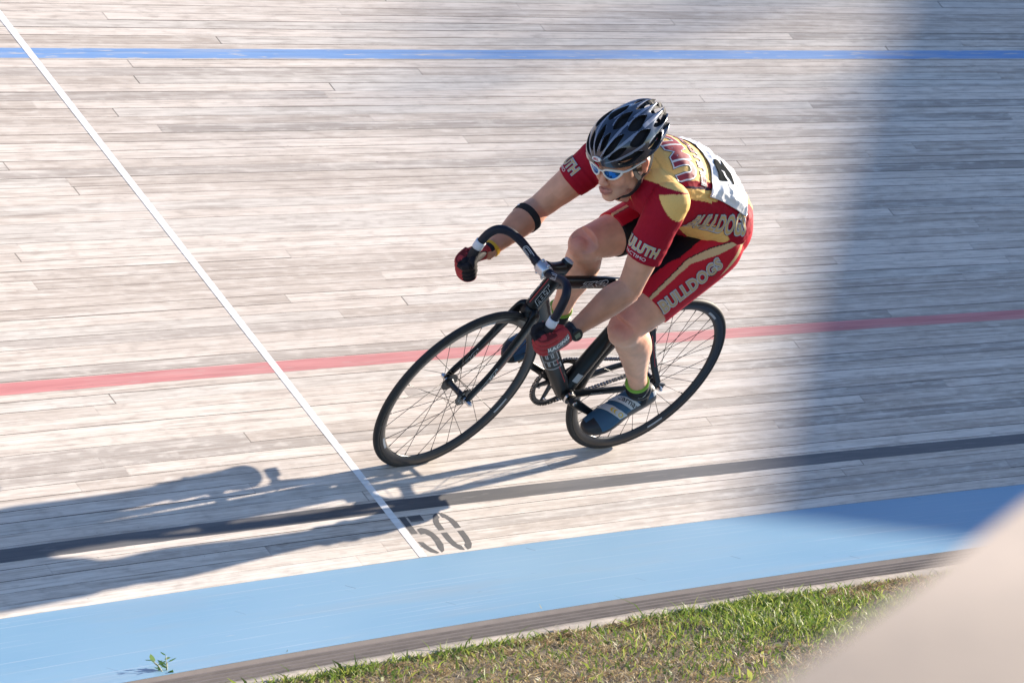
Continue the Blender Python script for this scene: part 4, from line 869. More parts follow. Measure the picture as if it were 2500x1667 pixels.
# --- socks and shoes
SOCK = mat('sock_knit', (.012, .012, .015), .85, bump=.4, bump_scale=500); LIME = mat('lime_cuff', (.20, .42, .05), .7)
SHB = mat('shoe_blue', (.030, .085, .155), .5, spec=.4, bump=.2, bump_scale=600); SHK = mat('shoe_black', (.012, .012, .015), .45); SHG = mat('shoe_strap', (.50, .50, .51), .5); YEL = mat('yellow_print', (.65, .42, .04), .5)
for (S, D, Uf, Y_, ank), kn, sg in ((fL, kneL, 1), (fR, kneR, -1)):
    ax = unit(ank-kn); mb = MB(); mb.tube([ank-ax*.052, ank-ax*.02, ank+ax*.02, ank+Uf*-.03+D*.005, ank-Uf*.05+D*.02], [.0405, .0375, .040, .041, .036], n=24); sk_o = mb.build('sock', SOCK, person)
    if sg > 0:
        sw = np.array([(-.020, -.002), (-.016, -.0085), (-.008, -.0095), (.022, .009), (-.006, -.003), (-.013, -.0025)]); decal_cyl('sock_mark', sw, [(0, 1, 5), (1, 2, 5), (2, 4, 5), (2, 3, 4)], ank-ax*.016, -ax, vec(.25, .95, 0), .040, WHT, sk_o, bvh(sk_o), .0012, .004)
    mb = MB(); mb.tube([ank-ax*.0555, ank-ax*.0545, ank-ax*.0520, ank-ax*.0510], [.0385, .0412, .0414, .0405], n=24); mb.build('sock_cuff', LIME, person)
    def sp(t, y, u): return S+D*t+Y_*(y)+Uf*u
    secs = [(-.182, 0, .040, .014, .028), (-.176, 0, .043, .027, .040), (-.158, 0, .048, .034, .047), (-.125, 0, .050, .0375, .049), (-.090, 0, .048, .038, .047), (-.055, 0, .043, .040, .041), (-.015, .002, .036, .0455, .034), (.020, .002, .030, .048, .029), (.048, 0, .026, .045, .025), (.072, -.003*sg, .023, .037, .021), (.090, -.006*sg, .021, .024, .016), (.097, -.008*sg, .020, .010, .009)]
    sc = cr_spline([(t, y, u, a, b) for t, y, u, a, b in secs], 4)
    mb = MB(); mb.loft([sp(q[0], q[1], q[2]) for q in sc], [Y_]*len(sc), [Uf]*len(sc), sc[:, 3], sc[:, 4], n=36, e=.86, mi=0)
    sh_o = mb.build('shoe', [SHB, SHK, SHG], person)
    me = sh_o.data; 
    for p in me.polygons:
        c = np.array(p.center)-S; t, y, u = c@D, c@Y_, c@Uf
        top = np.interp(t, sc[:, 0], sc[:, 2]+sc[:, 4])
        p.material_index = 1 if (u < np.interp(t, sc[:, 0], sc[:, 2])+.25*np.interp(t, sc[:, 0], sc[:, 4])*(1 if y*sg > 0 else .2) or (t > .046 and y*sg > -.012) or t > .078 or (t < -.10 and u > top-.012)) else (2 if (t < -.165 and u > .045) else 0)
    sht = bvh(sh_o)
    mb = MB(); mb.tube([ank-ax*.012, ank-ax*.004], [.0435, .0445], n=24); mb.build('shoe_collar', SHK, sh_o)
    # two straps over the instep
    for t0, t1, wd, nm in ((-.040, -.088, .0185, 'strap'), (.004, -.036, .0150, 'strap')):
        secV, W_ = [], []
        mbs = MB(); ring = []
        for k_ in range(19):
            a_ = math.radians(-58+k_*6.6+12); tt = lerp(t0, t1, k_/18.)
            q = np.array([np.interp(tt, sc[:, 0], sc[:, c_]) for c_ in (1, 2, 3, 4)])
            ring.append((tt, q[0]+(q[2]+.0025)*math.sin(a_)*sg, q[1]+(q[3]+.0025)*math.cos(a_)))
        Vs, Fs = [], []
        for k_, (tt, y, u) in enumerate(ring):
            nrm = unit(vec(0, y, u-.035))
            for dt in (-wd, wd):
                for h_ in (0, .0025): Vs.append(sp(tt+dt, y+nrm[1]*h_, u+nrm[2]*h_))
        for k_ in range(18):
            b0 = k_*4; 
            for i, j in ((0, 1), (1, 3), (3, 2), (2, 0)): Fs.append((b0+i, b0+j, b0+4+j, b0+4+i))
        Fs += [(0, 1, 3, 2), (72, 74, 75, 73)]
        mbs.add(Vs, Fs); so_ = mbs.build('shoe_strap', SHG, sh_o, auto=40)
        if sg > 0:
            tr = bvh(so_); k_ = 12; tt, y, u = ring[k_]; p0 = sp(tt, y, u); X_ = unit(sp(*ring[15])-sp(*ring[9])); nrm = unit(Y_*y+Uf*(u-.035)); nrm = unit(nrm-X_*np.dot(nrm, X_))
            if t0 < -.03:
                put('carnac', .0145, p0+nrm*.02, X_, unit(np.cross(nrm, X_)), SHK, so_, tr, extra=.012, name='shoe_lettering', off=.0006, depth=.03)
            else:
                ringp = [(.0085*math.cos(t), .0085*math.sin(t)) for t in np.linspace(0, 2*math.pi, 20, endpoint=False)]; V2 = np.array(ringp+[(x*.6, y_*.6) for x, y_ in ringp])
                q0 = sp(*ring[15]); nr = unit(q0-sp(ring[15][0], 0, .035)); nr = unit(nr-X_*np.dot(nr, X_)); decal('strap_button', V2, [(i, (i+1) % 20, 20+(i+1) % 20, 20+i) for i in range(20)], q0+nr*.02, X_, unit(np.cross(nr, X_)), YEL, so_, tr, .0006, .03)
            for dx in ((-.036,) if t0 < -.03 else (-.012, .0)):
                th_ = np.linspace(2.0, 4.6, 12); Vc = [(dx+.011*math.cos(t)*1.3, .009*math.sin(t)) for t in th_]+[(dx+.003+.0095*math.cos(t)*1.1, .0085*math.sin(t)) for t in th_]
                decal('strap_crescent', np.array(Vc), [(i, i+1, 12+i+1, 12+i) for i in range(11)], p0+nrm*.02, X_, unit(np.cross(nrm, X_)), YEL, so_, tr, .0006, .03)
    if sg > 0:
        tr = bvh(bpy.data.objects['sock']) if False else None
# --- gloves: palm, four curled fingers and a thumb round the bar
def fingers(mb, g, b, h, yo, sg):
    """g bar centre, b along the bar (index to little finger), h finger direction, yo outward"""
    rb = .0165
    for i, (ln, rr) in enumerate(((1., .0112), (1.06, .0115), (1., .0110), (.86, .0098))):
        o = g+b*(-.034+.0215*i)
        R_ = rb+rr
        pts_ = [(-.030, .030), (.004, .030), (.023, .021), (.029, .002), (.022, -.018), (.004, -.027), (-.013, -.022)]
        if i == 3: pts_ = [(-.028, .031), (.002, .031), (.022, .021), (.028, .002), (.021, -.018), (.003, -.027), (-.010, -.022)]
        P = [o+h*a_*(.9+.1*ln)+yo*c_ for a_, c_ in pts_]; Q = cr_spline(P, 3); r_ = np.interp(np.linspace(0, 1, len(Q)), [0, .25, .33, .5, .62, .8, 1], [rr*1.05, rr*1.1, rr*1.18, rr, rr*1.05, rr*.95, rr*.8])
        mb.tube(Q, r_, n=12, ref=tuple(b)); mb.sphere(Q[-1], rr*.8, n=10)
for sg, wr, el in ((1, wrL, elL), (-1, wrR, elR)):
    g = steer(vec(.944, sg*.191, .712+roll*sg*.19))[0]; b = unit(SR@vec(-.60, 0, -.80)); yo = SR@vec(0, sg, 0)
    h = unit(g-wr); h = unit(h-b*np.dot(h, b)*.75); yo = unit(yo-b*np.dot(yo, b)-h*np.dot(yo, h)*.6); h2 = unit(h-b*np.dot(h, b))
    mb = MB()
    K0 = g+h2*-.012+yo*.029-b*.004                                     # middle of the knuckle row
    P = [wr-unit(wr-el)*.012, wr, lerp(wr, K0, .30)+yo*.004, lerp(wr, K0, .65)+yo*.002, K0, K0+h2*.008]
    X = [unit(b)]*6; T = unit(K0-wr); Yv = [unit(np.cross(T, b))]*6; Xv = [unit(np.cross(Yv[0], T))]*6
    mb.loft(P, Xv, Yv, [.0285, .0290, .036, .043, .044, .040], [.0245, .0235, .0215, .0185, .0145, .011], n=26, e=.9)
    fingers(mb, g, b, h2, yo, sg)
    TB = lerp(wr, K0, .34)-b*.024-yo*.006                               # thumb base, ball of the thumb
    th = cr_spline([TB, TB-b*.012+h2*.018-yo*.010, g-b*.046-h2*.012-yo*.018, g-b*.048+h2*.010-yo*.026, g-b*.042+h2*.030-yo*.014], 4)
    mb.tube(th, np.interp(np.linspace(0, 1, len(th)), [0, .3, .6, .8, 1], [.021, .018, .0138, .0132, .0105]), n=14, ref=tuple(h2)); mb.sphere(TB+h2*.006, .020, n=12); mb.sphere(th[-1], .0102, n=10)
    mb.sphere(g-b*.034+yo*.004+h2*.010, .017, n=12); mb.sphere(g-b*.034-yo*.006-h2*.006, .016, n=12)
    mb.sphere(g-b*.030+yo*.016-h2*.012, .017, n=12); mb.sphere(g-b*.036+yo*.018+h2*.010, .0135, n=12)
    gl = fuse(mb, 'glove', GLOV, person, vox=.0024, smooth=3)
    V = coords(gl); q = V-g; x, y, z = q@h2, q@yo, q@b
    RED = np.array((.38, .038, .042)); c = np.ones((len(V), 3))*RED
    dk = ((y < -.012) & (z < .030)) | ((y < .010) & (z < -.032) & (x > -.030))
    c[dk] = (.012, .010, .014)
    seam = (abs(((z+.034)/.0215+.5) % 1-.5) > .44) & (x > -.03) & (y > 0) & (abs(z) < .05); c[seam] *= .35
    cuff = ((V-wr)@unit(wr-el)) < .010; c[cuff] = (.015, .012, .018)
    back = (y > .028) & (x < .010) & (x > -.075)
    back = back & (sg > 0)
    c[back & (z > -.006)] = np.array((.24, .24, .25)); st2 = (((x*.7+z)/.006) % 1) < .45; c[back & (z > .012) & st2] = (.03, .03, .035); c[back & (z > .034)] = (.36, .05, .05)
    paint(gl, c); gt = bvh(gl)
    if sg > 0:
        X_ = -h2; X_ = unit(h2*-1.); Yv_ = -b; Nn = unit(np.cross(X_, Yv_)); 
        if np.dot(Nn, yo) < 0: X_ = -X_; 
        put('RACING', .0175, g-h2*.030+yo*.075+b*.006, X_, Yv_, WHT, gl, gt, extra=.03, xs=1.0, name='glove_lettering', outline=(.05, SHK), depth=.07)
        # wrist watch with a round dial
        ax = unit(wr-el); wc = wr-ax*.010; mb = MB(); mb.tube([wc-ax*.011, wc-ax*.0105, wc+ax*.0105, wc+ax*.011], [.0290, .0315, .0315, .0290], n=28); wt = mb.build('watch', BLKM, person, auto=50)
        dN = unit(vec(.55, .83, -.10)); dN = unit(dN-ax*np.dot(dN, ax)); q0 = wc+dN*.027; mb = MB(); mb.tube([q0-dN*.004, q0+dN*.006, q0+dN*.010, q0+dN*.010], [.020, .0215, .019, .0155], n=30); mb.build('watch_case', BLKM, wt, auto=35)
        mb = MB(); e1 = unit(ax); e2 = np.cross(dN, e1); mb.prism([(-.010, -.008), (.010, -.008), (.010, .008), (-.010, .008)], q0+dN*.0102, e1, e2, dN, .0006); mb.build('watch_display', mat('lcd', (.17, .19, .14), .25), wt, smooth=False)
        for th_ in np.linspace(.3, 5.6, 1): pass
    else:
        ax = unit(wr-el); wc = wr-ax*.012; mb = MB(); mb.tube([wc-ax*.006, wc-ax*.0055, wc+ax*.0055, wc+ax*.006], [.0285, .0315, .0315, .0285], n=28, flat=.92); mb.build('wristband', mat('yellow_rubber', (.68, .36, .012), .45), person, auto=50)
# elbow band on the far arm
ax = unit(wrR-elR); c0 = elR+ax*.052; mb = MB(); q_ = cr_spline([c0-ax*.014, c0-ax*.013, c0+ax*.013, c0+ax*.014], 1)
ben = unit(unit(shR-elR)+ax); mb.tube([p+ben*.005 for p in (c0-ax*.014, c0-ax*.0125, c0+ax*.0125, c0+ax*.014)], [.049, .0515, .0505, .048], n=32); ab = mb.build('arm_band', mat('band_terry', (.012, .011, .013), .9, bump=.7, bump_scale=500), person, auto=60)
abt = bvh(ab)
V, F = [], []
for cy_, a0_, a1_ in ((.0065, 200, 340), (-.0065, 20, 160)):
    b0 = len(V); T_ = [math.radians(a0_+(a1_-a0_)*i/12) for i in range(13)]
    for t_ in T_: V += [(.0095*math.cos(t_), cy_+.0105*math.sin(t_)), (.0060*math.cos(t_), cy_+.0062*math.sin(t_))]
    F += [(b0+2*i, b0+2*i+1, b0+2*i+3, b0+2*i+2) for i in range(12)]
decal_cyl('band_logo', np.array(V)*1.05, F, c0, -ax, vec(.80, -.50, .25), .050, WHT, ab, abt, .0012, .004)
# --- helmet
HCn = (-.012, 0, .047); ha, hb_, hc_ = .138, .108, .106
def hel(th, ph, k=1.):
    t, p = math.radians(th), math.radians(ph); back = max(0, (th-95)/60.)
    a_ = ha*(1+.10*back); sx = math.sin(t)
    x = a_*math.cos(t)*k; y = hb_*math.copysign(abs(sx)**.9, sx)*math.sin(p)*k; z = hc_*abs(sx)**.9*math.cos(p)*k
    fl_ = max(0, (th-108)/45.)*(.5+.5*math.cos(math.radians(ph*360/22.6)))**1.5; x -= .030*fl_; z += .008*fl_; y *= 1+.08*fl_
    z += .010*back*math.cos(p)-.004*math.cos(t)*(1 if th < 90 else 0)
    return hd(HCn[0]+x, y, HCn[2]+z)
RIBS = [-92, -68, -44, -21, 0, 21, 44, 68, 92]
nt_, np_ = 150, 190; TH = np.linspace(6, 158, nt_); PH = np.linspace(-97, 97, np_)
def width(th): return np.interp(th, [0, 12, 30, 60, 100, 130, 160], [0, .28, .55, .72, .70, .74, .86])
def cell(th, ph):
    """0 shell, 1 silver, 2 open, by the lanes between the ribs"""
    j = max(0, min(len(RIBS)-2, int(np.searchsorted(RIBS, ph)-1))); a_, b_ = RIBS[j], RIBS[j+1]; mid_ = (a_+b_)/2; hw_ = (b_-a_)/2
    q = (ph-mid_)/hw_; odd = j % 2
    if abs(ph) > 92: return 0
    for rb_ in (21, 44, 68):
        e_ = abs(ph)-rb_; w_ = 2.6+1.6*math.sin(math.pi*min(1, max(0, (th-12)/70.)))
        if 12 < th < 84 and -w_*.3 < e_ < w_: return 1
    if 96 < th < 132 and (-3 < abs(ph)-44 < 3.5 or -2 < abs(ph)-21 < 2.5): return 1
    vents = ((16, 66), (74, 116), (126, 165)) if odd else ((22, 56), (62, 104), (112, 165))
    if j in (0, 7): vents = ((34, 78), (86, 128), (138, 165))
    for t0, t1 in vents:
        if t0 < th < t1:
            m_ = (th-t0)/(t1-t0); prof = math.sin(math.pi*min(1, m_**.75*1.0))**.85 if t1 < 160 else min(1, m_*2.2)**.6
            if abs(q-.25*math.sin(m_*6.3)*(1 if ph > 0 else -1)*.5) < .80*prof: return 2
            if abs(q) < .74*prof+.20 and q*(1 if ph > 0 else -1) < 0 and .1 < m_ < .95: return 1
    return 0
tedge = lambda ph: np.interp(abs(ph), [0, 21, 44, 68, 97], [156, 152, 150, 146, 138])+9*math.cos(math.radians(ph*360/22.6))
V, F, I = [], [], []
for t in TH:
    for p in PH: V.append(hel(t, p))
for i in range(nt_-1):
    for j in range(np_-1):
        th, ph = (TH[i]+TH[i+1])/2, (PH[j]+PH[j+1])/2
        lowc = 97-30*math.exp(-((th-20)/16)**2)*0
        if th > tedge(ph): continue
        k = cell(th, ph)
        if k == 2: continue
        F.append((i*np_+j, i*np_+j+1, (i+1)*np_+j+1, (i+1)*np_+j)); I.append(1 if k == 1 else 0)
me = bpy.data.meshes.new('helmet'); me.from_pydata([tuple(v) for v in V], [], F); 
for p, i in zip(me.polygons, I): p.material_index = i
HSH = mat('helmet_shell', (.010, .016, .036), .18, spec=.6, coat=.8); HSI = mat('helmet_stripe', (.22, .25, .33), .32, metal=.2); HFO = mat('helmet_foam', (.012, .012, .014), .75)
helmet = link('helmet', me, [HSH, HSI, HFO, HFO], person)
bm = bmesh.new(); bm.from_mesh(me); bmesh.ops.delete(bm, geom=[v for v in bm.verts if not v.link_faces], context='VERTS'); bmesh.ops.recalc_face_normals(bm, faces=bm.faces)
c_ = Vector(hd(*HCn)); f0 = max(bm.faces, key=lambda f: (f.calc_center_median()-c_).length)
if f0.normal.dot(f0.calc_center_median()-c_) < 0: bmesh.ops.reverse_faces(bm, faces=bm.faces)
for it in range(3):
    bmesh.ops.smooth_vert(bm, verts=[v for v in bm.verts if v.is_boundary], factor=.5, use_axis_x=True, use_axis_y=True, use_axis_z=True)
bm.to_mesh(me); bm.free()
md = helmet.modifiers.new('s', 'SOLIDIFY'); md.thickness = .017; md.offset = -1; md.material_offset = 2; md.material_offset_rim = 2; md.use_rim = True
apply_mods(helmet); helmet.data.set_sharp_from_angle(angle=math.radians(45))
mb = MB()
for t in np.linspace(30, 150, 5): pass
Vi, Fi = [], []
TT, PP = np.linspace(8, 140, 40), np.linspace(-88, 88, 40)
for t in TT:
    for p in PP: Vi.append(hel(t, p, .845))
for i in range(39):
    for j in range(39): Fi.append((i*40+j, i*40+j+1, (i+1)*40+j+1, (i+1)*40+j))
mb.add(Vi, Fi); mb.build('helmet_dark_liner', mat('helmet_dark_liner', (.010, .009, .011), .9), helmet)  # black inner dome, stands in for the shade behind the open vents
# cage ribs crossing the rear vents, retention dial, badge, straps
ht = bvh(helmet)
mb = MB(); mb.tube(cr_spline([hel(150, p, .90)-HU*.012*0 for p in (-86, -60, -30, 0, 30, 60, 86)], 5), .006, n=10); mb.build('retention_band', HFO, helmet)
bp = hel(9.5, 0)+HF*.004-HU*.0; N = unit(HF*.93+HU*.36); X_ = HL; Y_ = unit(np.cross(N, X_))
ring = [(.0165*math.cos(t), .0078*math.sin(t)) for t in np.linspace(0, 2*math.pi, 28, endpoint=False)]
mb = MB(); mb.prism(ring, bp-N*.006, X_, Y_, N, .0075); bd = mb.build('helmet_badge', WHT, helmet, smooth=False)
V2, F2 = text_mesh('BELL', 1., .03); V2 = centred(V2)*.0072/(V2[:, 1].max()-V2[:, 1].min()); decal('badge_lettering', V2, F2, bp+N*.0019, X_, Y_, REDP, helmet)
STRP = mat('helmet_strap', (.012, .012, .014), .7)
def ribbon(P, nrm, w_, name, m, th=.0016, parent=person):
    P = cr_spline(P, 6); mb = MB(); Vs, Fs = [], []
    for i, p in enumerate(P):
        t = unit(P[min(i+1, len(P)-1)]-P[max(i-1, 0)]); nn_ = unit(nrm-t*np.dot(nrm, t)); s_ = np.cross(t, nn_)
        for a_ in (-w_, w_):
            for h_ in (0, th): Vs.append(p+s_*a_+nn_*h_)
    for k_ in range(len(P)-1):
        b0 = k_*4
        for i, j in ((0, 1), (1, 3), (3, 2), (2, 0)): Fs.append((b0+i, b0+j, b0+4+j, b0+4+i))
    e_ = 4*(len(P)-1); Fs += [(0, 1, 3, 2), (e_, e_+2, e_+3, e_+1)]; mb.add(Vs, Fs); return mb.build(name, m, parent, auto=50)
for s_ in (-1, 1):
    nrm = HL*s_
    ribbon([hd(.045, s_*.0765, .018), hd(.036, s_*.0765, -.02), hd(.018, s_*.074, -.050), hd(.022, s_*.066, -.080), hd(.040, s_*.044, -.108), hd(.052, s_*.014, -.120)], nrm, .0085, 'chin_strap', STRP, .003)
    ribbon([hd(-.060, s_*.074, .010), hd(-.030, s_*.080, -.030), hd(.010, s_*.0755, -.048)], nrm, .006, 'rear_strap', STRP)
ribbon([hd(.052, .016, -.121), hd(.054, 0, -.123), hd(.052, -.016, -.121)], -HU, .010, 'strap_buckle', STRP, .005)
# --- sunglasses
WHF = mat('glasses_frame', (.72, .71, .68), .3, coat=.5); LENS = mat('mirror_lens', (.02, .14, .42), .06, metal=.85, spec=.8)
def gp(l, u, o=0.): return hd(.112-(abs(l)**2.0)*6.6+o-.10*max(0, -u-.004), l, u)
gl = None; mbF = MB()
for s_ in (-1, 1):
    per = [(.008, .004), (.016, .013), (.034, .0155), (.052, .012), (.064, .006), (.058, -.006), (.044, -.018), (.028, -.0205), (.015, -.012)]
    PP_ = cr_spline([gp(s_*a_, b_+.004) for a_, b_ in per], 4, closed=True); nP = len(PP_)
    thick = [.0024+.0016*max(0, math.cos((i/nP-.33)*2*math.pi)) for i in range(nP)]
    mbF.tube(PP_, thick, n=8, ref=tuple(HF), closed=True, flat=1.3)
    c_ = PP_.mean(0)+HF*.0035; mb = MB(); Vl, Fl = [c_], []
    for f_ in (.5, .98): Vl += [c_+(p-c_)*f_-HF*.0018*f_*f_ for p in PP_]
    for i in range(nP): j = (i+1) % nP; Fl += [(0, 1+i, 1+j), (1+i, 1+nP+i, 1+nP+j, 1+j)]
    mb.add(Vl, Fl); ln_ = mb
    globals()['lens_%d' % s_] = ln_
    mbF.tube(cr_spline([gp(s_*.060, .012), hd(.078, s_*.073, .013), hd(.055, s_*.0785, .012), hd(.010, s_*.082, .009), hd(-.020, s_*.084, .004)], 4), np.linspace(.0052, .0028, 17), n=10, flat=.55)
mbF.tube(cr_spline([gp(.010, .010), gp(0, .012, .001), gp(-.010, .010)], 4), .0032, n=8)
glasses = mbF.build('sunglasses', WHF, person, weld=False)
for s_ in (-1, 1): globals()['lens_%d' % s_].build('lens', LENS, glasses)
# ------------------------------------------------------------------ infield grass
def gmat(name):
    M = bpy.data.materials.new(name); M.use_nodes = True; n = M.node_tree; n.nodes.clear()
    a = n.nodes.new('ShaderNodeVertexColor'); a.layer_name = 'col'; d = n.nodes.new('ShaderNodeBsdfPrincipled'); d.inputs['Roughness'].default_value = .55; d.inputs['Specular IOR Level'].default_value = .35
    t = n.nodes.new('ShaderNodeBsdfTranslucent'); mx = n.nodes.new('ShaderNodeMixShader'); mx.inputs[0].default_value = .40; o = n.nodes.new('ShaderNodeOutputMaterial')
    n.links.new(a.outputs[0], d.inputs[0]); n.links.new(a.outputs[0], t.inputs[0]); n.links.new(d.outputs[0], mx.inputs[1]); n.links.new(t.outputs[0], mx.inputs[2]); n.links.new(mx.outputs[0], o.inputs[0]); return M
GM = gmat('grass_blades')
def field(x, y, f, s): return np.array([noise.noise(Vector((a*f, b*f, s))) for a, b in zip(x, y)])
RG = RC-.044
def blades(N_, a0, a1, d0, d1, edge=False):
    a = rng.uniform(a0, a1, N_); d = rng.uniform(0, 1, N_)**(1.15)*(d1-d0)+d0; r = RG-d
    if edge: r += rng.normal(0, .012, N_)
    x, y = r*np.sin(a), r*np.cos(a)-R0
    n1, n2 = field(x, y, 2.2, 1.), field(x, y, 7., 4.); n3 = field(x, y, 1.1, 9.)
    keep = rng.uniform(0, 1, N_) < np.clip(.78+.9*n2, .25, 1); x, y, n1, n2, n3, d = (q[keep] for q in (x, y, n1, n2, n3, d)); n_ = len(x)
    z = ZB-.055+0*x
    dry = np.clip(.76+1.2*n3+.6*n2+np.clip((d-.25)*.25, -.1, .3), .12, .95)
    isdry = rng.uniform(0, 1, n_) < dry
    H = (.018+.012*n1+.012*n2+rng.exponential(.007, n_)); H = np.clip(H, .010, .085); H[isdry] *= .8
    th = rng.uniform(0, 2*np.pi, n_); ln = rng.uniform(.25, 1.5, n_)*H; ln[isdry] *= 1.7; H[isdry] *= .65
    wd = rng.uniform(.0012, .0028, n_); leafy = (rng.uniform(0, 1, n_) < .16) & ~isdry; wd[leafy] *= 2.8; H[leafy] *= .7
    ph = rng.uniform(0, 2*np.pi, n_); dx, dy = np.cos(th), np.sin(th); px, py = np.cos(ph)*wd, np.sin(ph)*wd
    P = np.zeros((n_, 5, 3)); b = np.c_[x, y, z]; w_ = np.c_[px, py, 0*px]; lean = np.c_[dx*ln, dy*ln, 0*ln]
    P[:, 0] = b-w_*.8; P[:, 1] = b+w_*.8; P[:, 2] = b+w_+lean*.35+np.c_[0*H, 0*H, H*.62]; P[:, 3] = b-w_+lean*.35+np.c_[0*H, 0*H, H*.62]; P[:, 4] = b+lean+np.c_[0*H, 0*H, H]
    green = np.array([(.15, .23, .04), (.25, .33, .06), (.09, .16, .03), (.34, .38, .09), (.19, .27, .06)])[rng.integers(0, 5, n_)]
    straw = np.array([(.50, .40, .22), (.40, .30, .17), (.28, .19, .11), (.60, .50, .33), (.33, .25, .12)])[rng.integers(0, 5, n_)]
    c = np.where(isdry[:, None], straw, green)*rng.uniform(.75, 1.2, (n_, 1)); return P, c
parts_ = [blades(74000, -.085, .105, .0, 2.4), blades(10000, -.085, .105, -.006, .05, True), blades(9000, -.16, .20, .0, 4.5), blades(11000, .105, .26, 0, 1.6)]
P = np.concatenate([q[0] for q in parts_]); c = np.concatenate([q[1] for q in parts_]); n_ = len(P)
me = bpy.data.meshes.new('grass'); me.vertices.add(n_*5); me.vertices.foreach_set('co', P.ravel())
idx = (np.arange(n_)*5)[:, None]; quad = idx+np.array([0, 1, 2, 3]); tri = idx+np.array([3, 2, 4])
lv = np.concatenate([quad, tri], axis=1).ravel(); me.loops.add(len(lv)); me.loops.foreach_set('vertex_index', lv.astype(np.int32))
ls = (np.arange(n_)*7)[:, None]+np.array([0, 4]); me.polygons.add(n_*2); me.polygons.foreach_set('loop_start', ls.ravel().astype(np.int32)); me.update(calc_edges=True); me.validate()
gr = link('grass', me, GM, None, True); a = me.color_attributes.new('col', 'FLOAT_COLOR', 'POINT'); cc = np.ones((n_*5, 4)); cc[:, :3] = np.repeat(c, 5, axis=0); a.data.foreach_set('color', cc.ravel())
gr['kind'] = 'stuff'; gr['label'] = 'short patchy infield grass, part green and part dry straw, along the kerb below the track'; gr['category'] = 'grass'
# weeds growing through the board edge
LEAF = mat('weed_leaf', (.20, .33, .05), .5); STEM = mat('weed_stem', (.42, .40, .24), .6); DRYB = mat('dry_blade', (.50, .36, .10), .6)
def polar(px, py, z):
    v = CF+CR*((px-1250)/9782.9)-CU*((py-833.5)/9782.9); return np.array(CP+v*((z-CP.z)/v.z))
def weed(base, kind, label, seed):
    rs = random.Random(seed); o = bpy.data.objects.new('weed', None); C.objects.link(o); o.location = Vector(base); tag(o, label, 'weed')
    if kind == 'leafy':
        for k in range(4):
            a = rs.uniform(0, 6.28); L = rs.uniform(.05, .09); t_ = vec(math.cos(a)*.5, math.sin(a)*.5, .8); mb = MB(); Q = cr_spline([vec(0, 0, 0), unit(t_)*L*.5+vec(0, 0, .012), unit(t_)*L], 4); mb.tube(Q, np.linspace(.0022, .0010, len(Q)), n=6); mb.build('stem', STEM, o)
            for j in range(4):
                p = Q[min(len(Q)-1, 2+2*j)] if j < 3 else Q[-1]; aa = rs.uniform(0, 6.28); d_ = unit(vec(math.cos(aa), math.sin(aa), rs.uniform(.1, .9))); s_ = unit(np.cross(d_, (.2, .3, 1))); l = rs.uniform(.020, .036)
                mb = MB(); mb.add([p, p+d_*l*.35+s_*l*.24, p+d_*l*.7+s_*l*.2, p+d_*l, p+d_*l*.7-s_*l*.2, p+d_*l*.35-s_*l*.24], [(0, 1, 2, 3, 4, 5)]); mb.build('leaf', LEAF, o, smooth=False)
    else:
        for k in range(5 if kind == 'tuft' else 2):
            a = rs.uniform(0, 6.28); L = rs.uniform(.035, .075); ln = rs.uniform(.15, .6); d_ = vec(math.cos(a)*ln, math.sin(a)*ln, 1); s_ = vec(-math.sin(a), math.cos(a), 0)*.0026; mb = MB()
            Q = [vec(0, 0, 0), unit(d_)*L*.5+vec(0, 0, .01), unit(d_)*L+vec(math.cos(a), math.sin(a), -.2)*.012]
            mb.add([Q[0]-s_, Q[0]+s_, Q[1]+s_, Q[1]-s_, Q[2]], [(0, 1, 2, 3), (3, 2, 4)]); mb.build('blade', LEAF if rs.random() < .7 else DRYB, o, smooth=False)
zz = ZB-.03
weed(polar(408, 1668, zz), 'leafy', 'small leafy weed sprouting through the board edge at the bottom left, by the blue band', 1)
weed(polar(700, 1632, zz-.02), 'tuft', 'small tuft of yellow green blades by the kerb, just right of the leafy weed', 3)
weed(polar(1130, 1556, zz-.02), 'tuft', 'grass tuft on the kerb directly below the front wheel', 4)
weed(polar(2195, 1372, zz-.02), 'tuft', 'grass tuft on the board edge beside the blurred wall', 7)
weed(polar(1330, 1528, zz-.02), 'sparse', 'low sparse grass sprig on the kerb below the chainring', 8)
# ------------------------------------------------------------------ concrete wall close beside the photographer
WALL = mat('wall_concrete', (.43, .345, .27), .85, noise_amt=.5, noise_scale=2.6, bump=.4, bump_scale=90)
E1, E2 = vec(-8.268, -7.818, 0), vec(-8.675, -8.019, 0); e = unit(E1-E2); sd_w = vec(e[1], -e[0], 0); zt = 1.25
a, b = E2-e*1.6, E1+e*3.2
mb = MB(); prof = [(0, -.13), (0, 1.12), (-.03, 1.135), (-.03, zt-.02), (-.012, zt), (.52, zt), (.54, zt-.02), (.54, 1.135), (.51, 1.12), (.51, -.13)]
nS = 40; Vw, Fw = [], []
for i in range(nS+1):
    for (u_, z_) in prof:
        p = lerp(a, b, i/nS)+sd_w*u_+vec(0, 0, z_); Vw.append(p+vec(0, 0, .006*noise.noise(Vector(p*3)))*(z_ > 1)+sd_w*.010*noise.noise(Vector(p*2.3))*(u_ < 0))
kp = len(prof)
for i in range(nS):
    for j in range(kp): Fw.append((i*kp+j, i*kp+(j+1) % kp, (i+1)*kp+(j+1) % kp, (i+1)*kp+j))
Fw += [tuple(range(kp)), tuple(range(nS*kp, nS*kp+kp))]; mb.add(Vw, Fw); wl_ = mb.build('concrete_wall', WALL, auto=40); tag(wl_, 'out of focus beige concrete wall filling the bottom right corner, very close to the camera', 'wall')
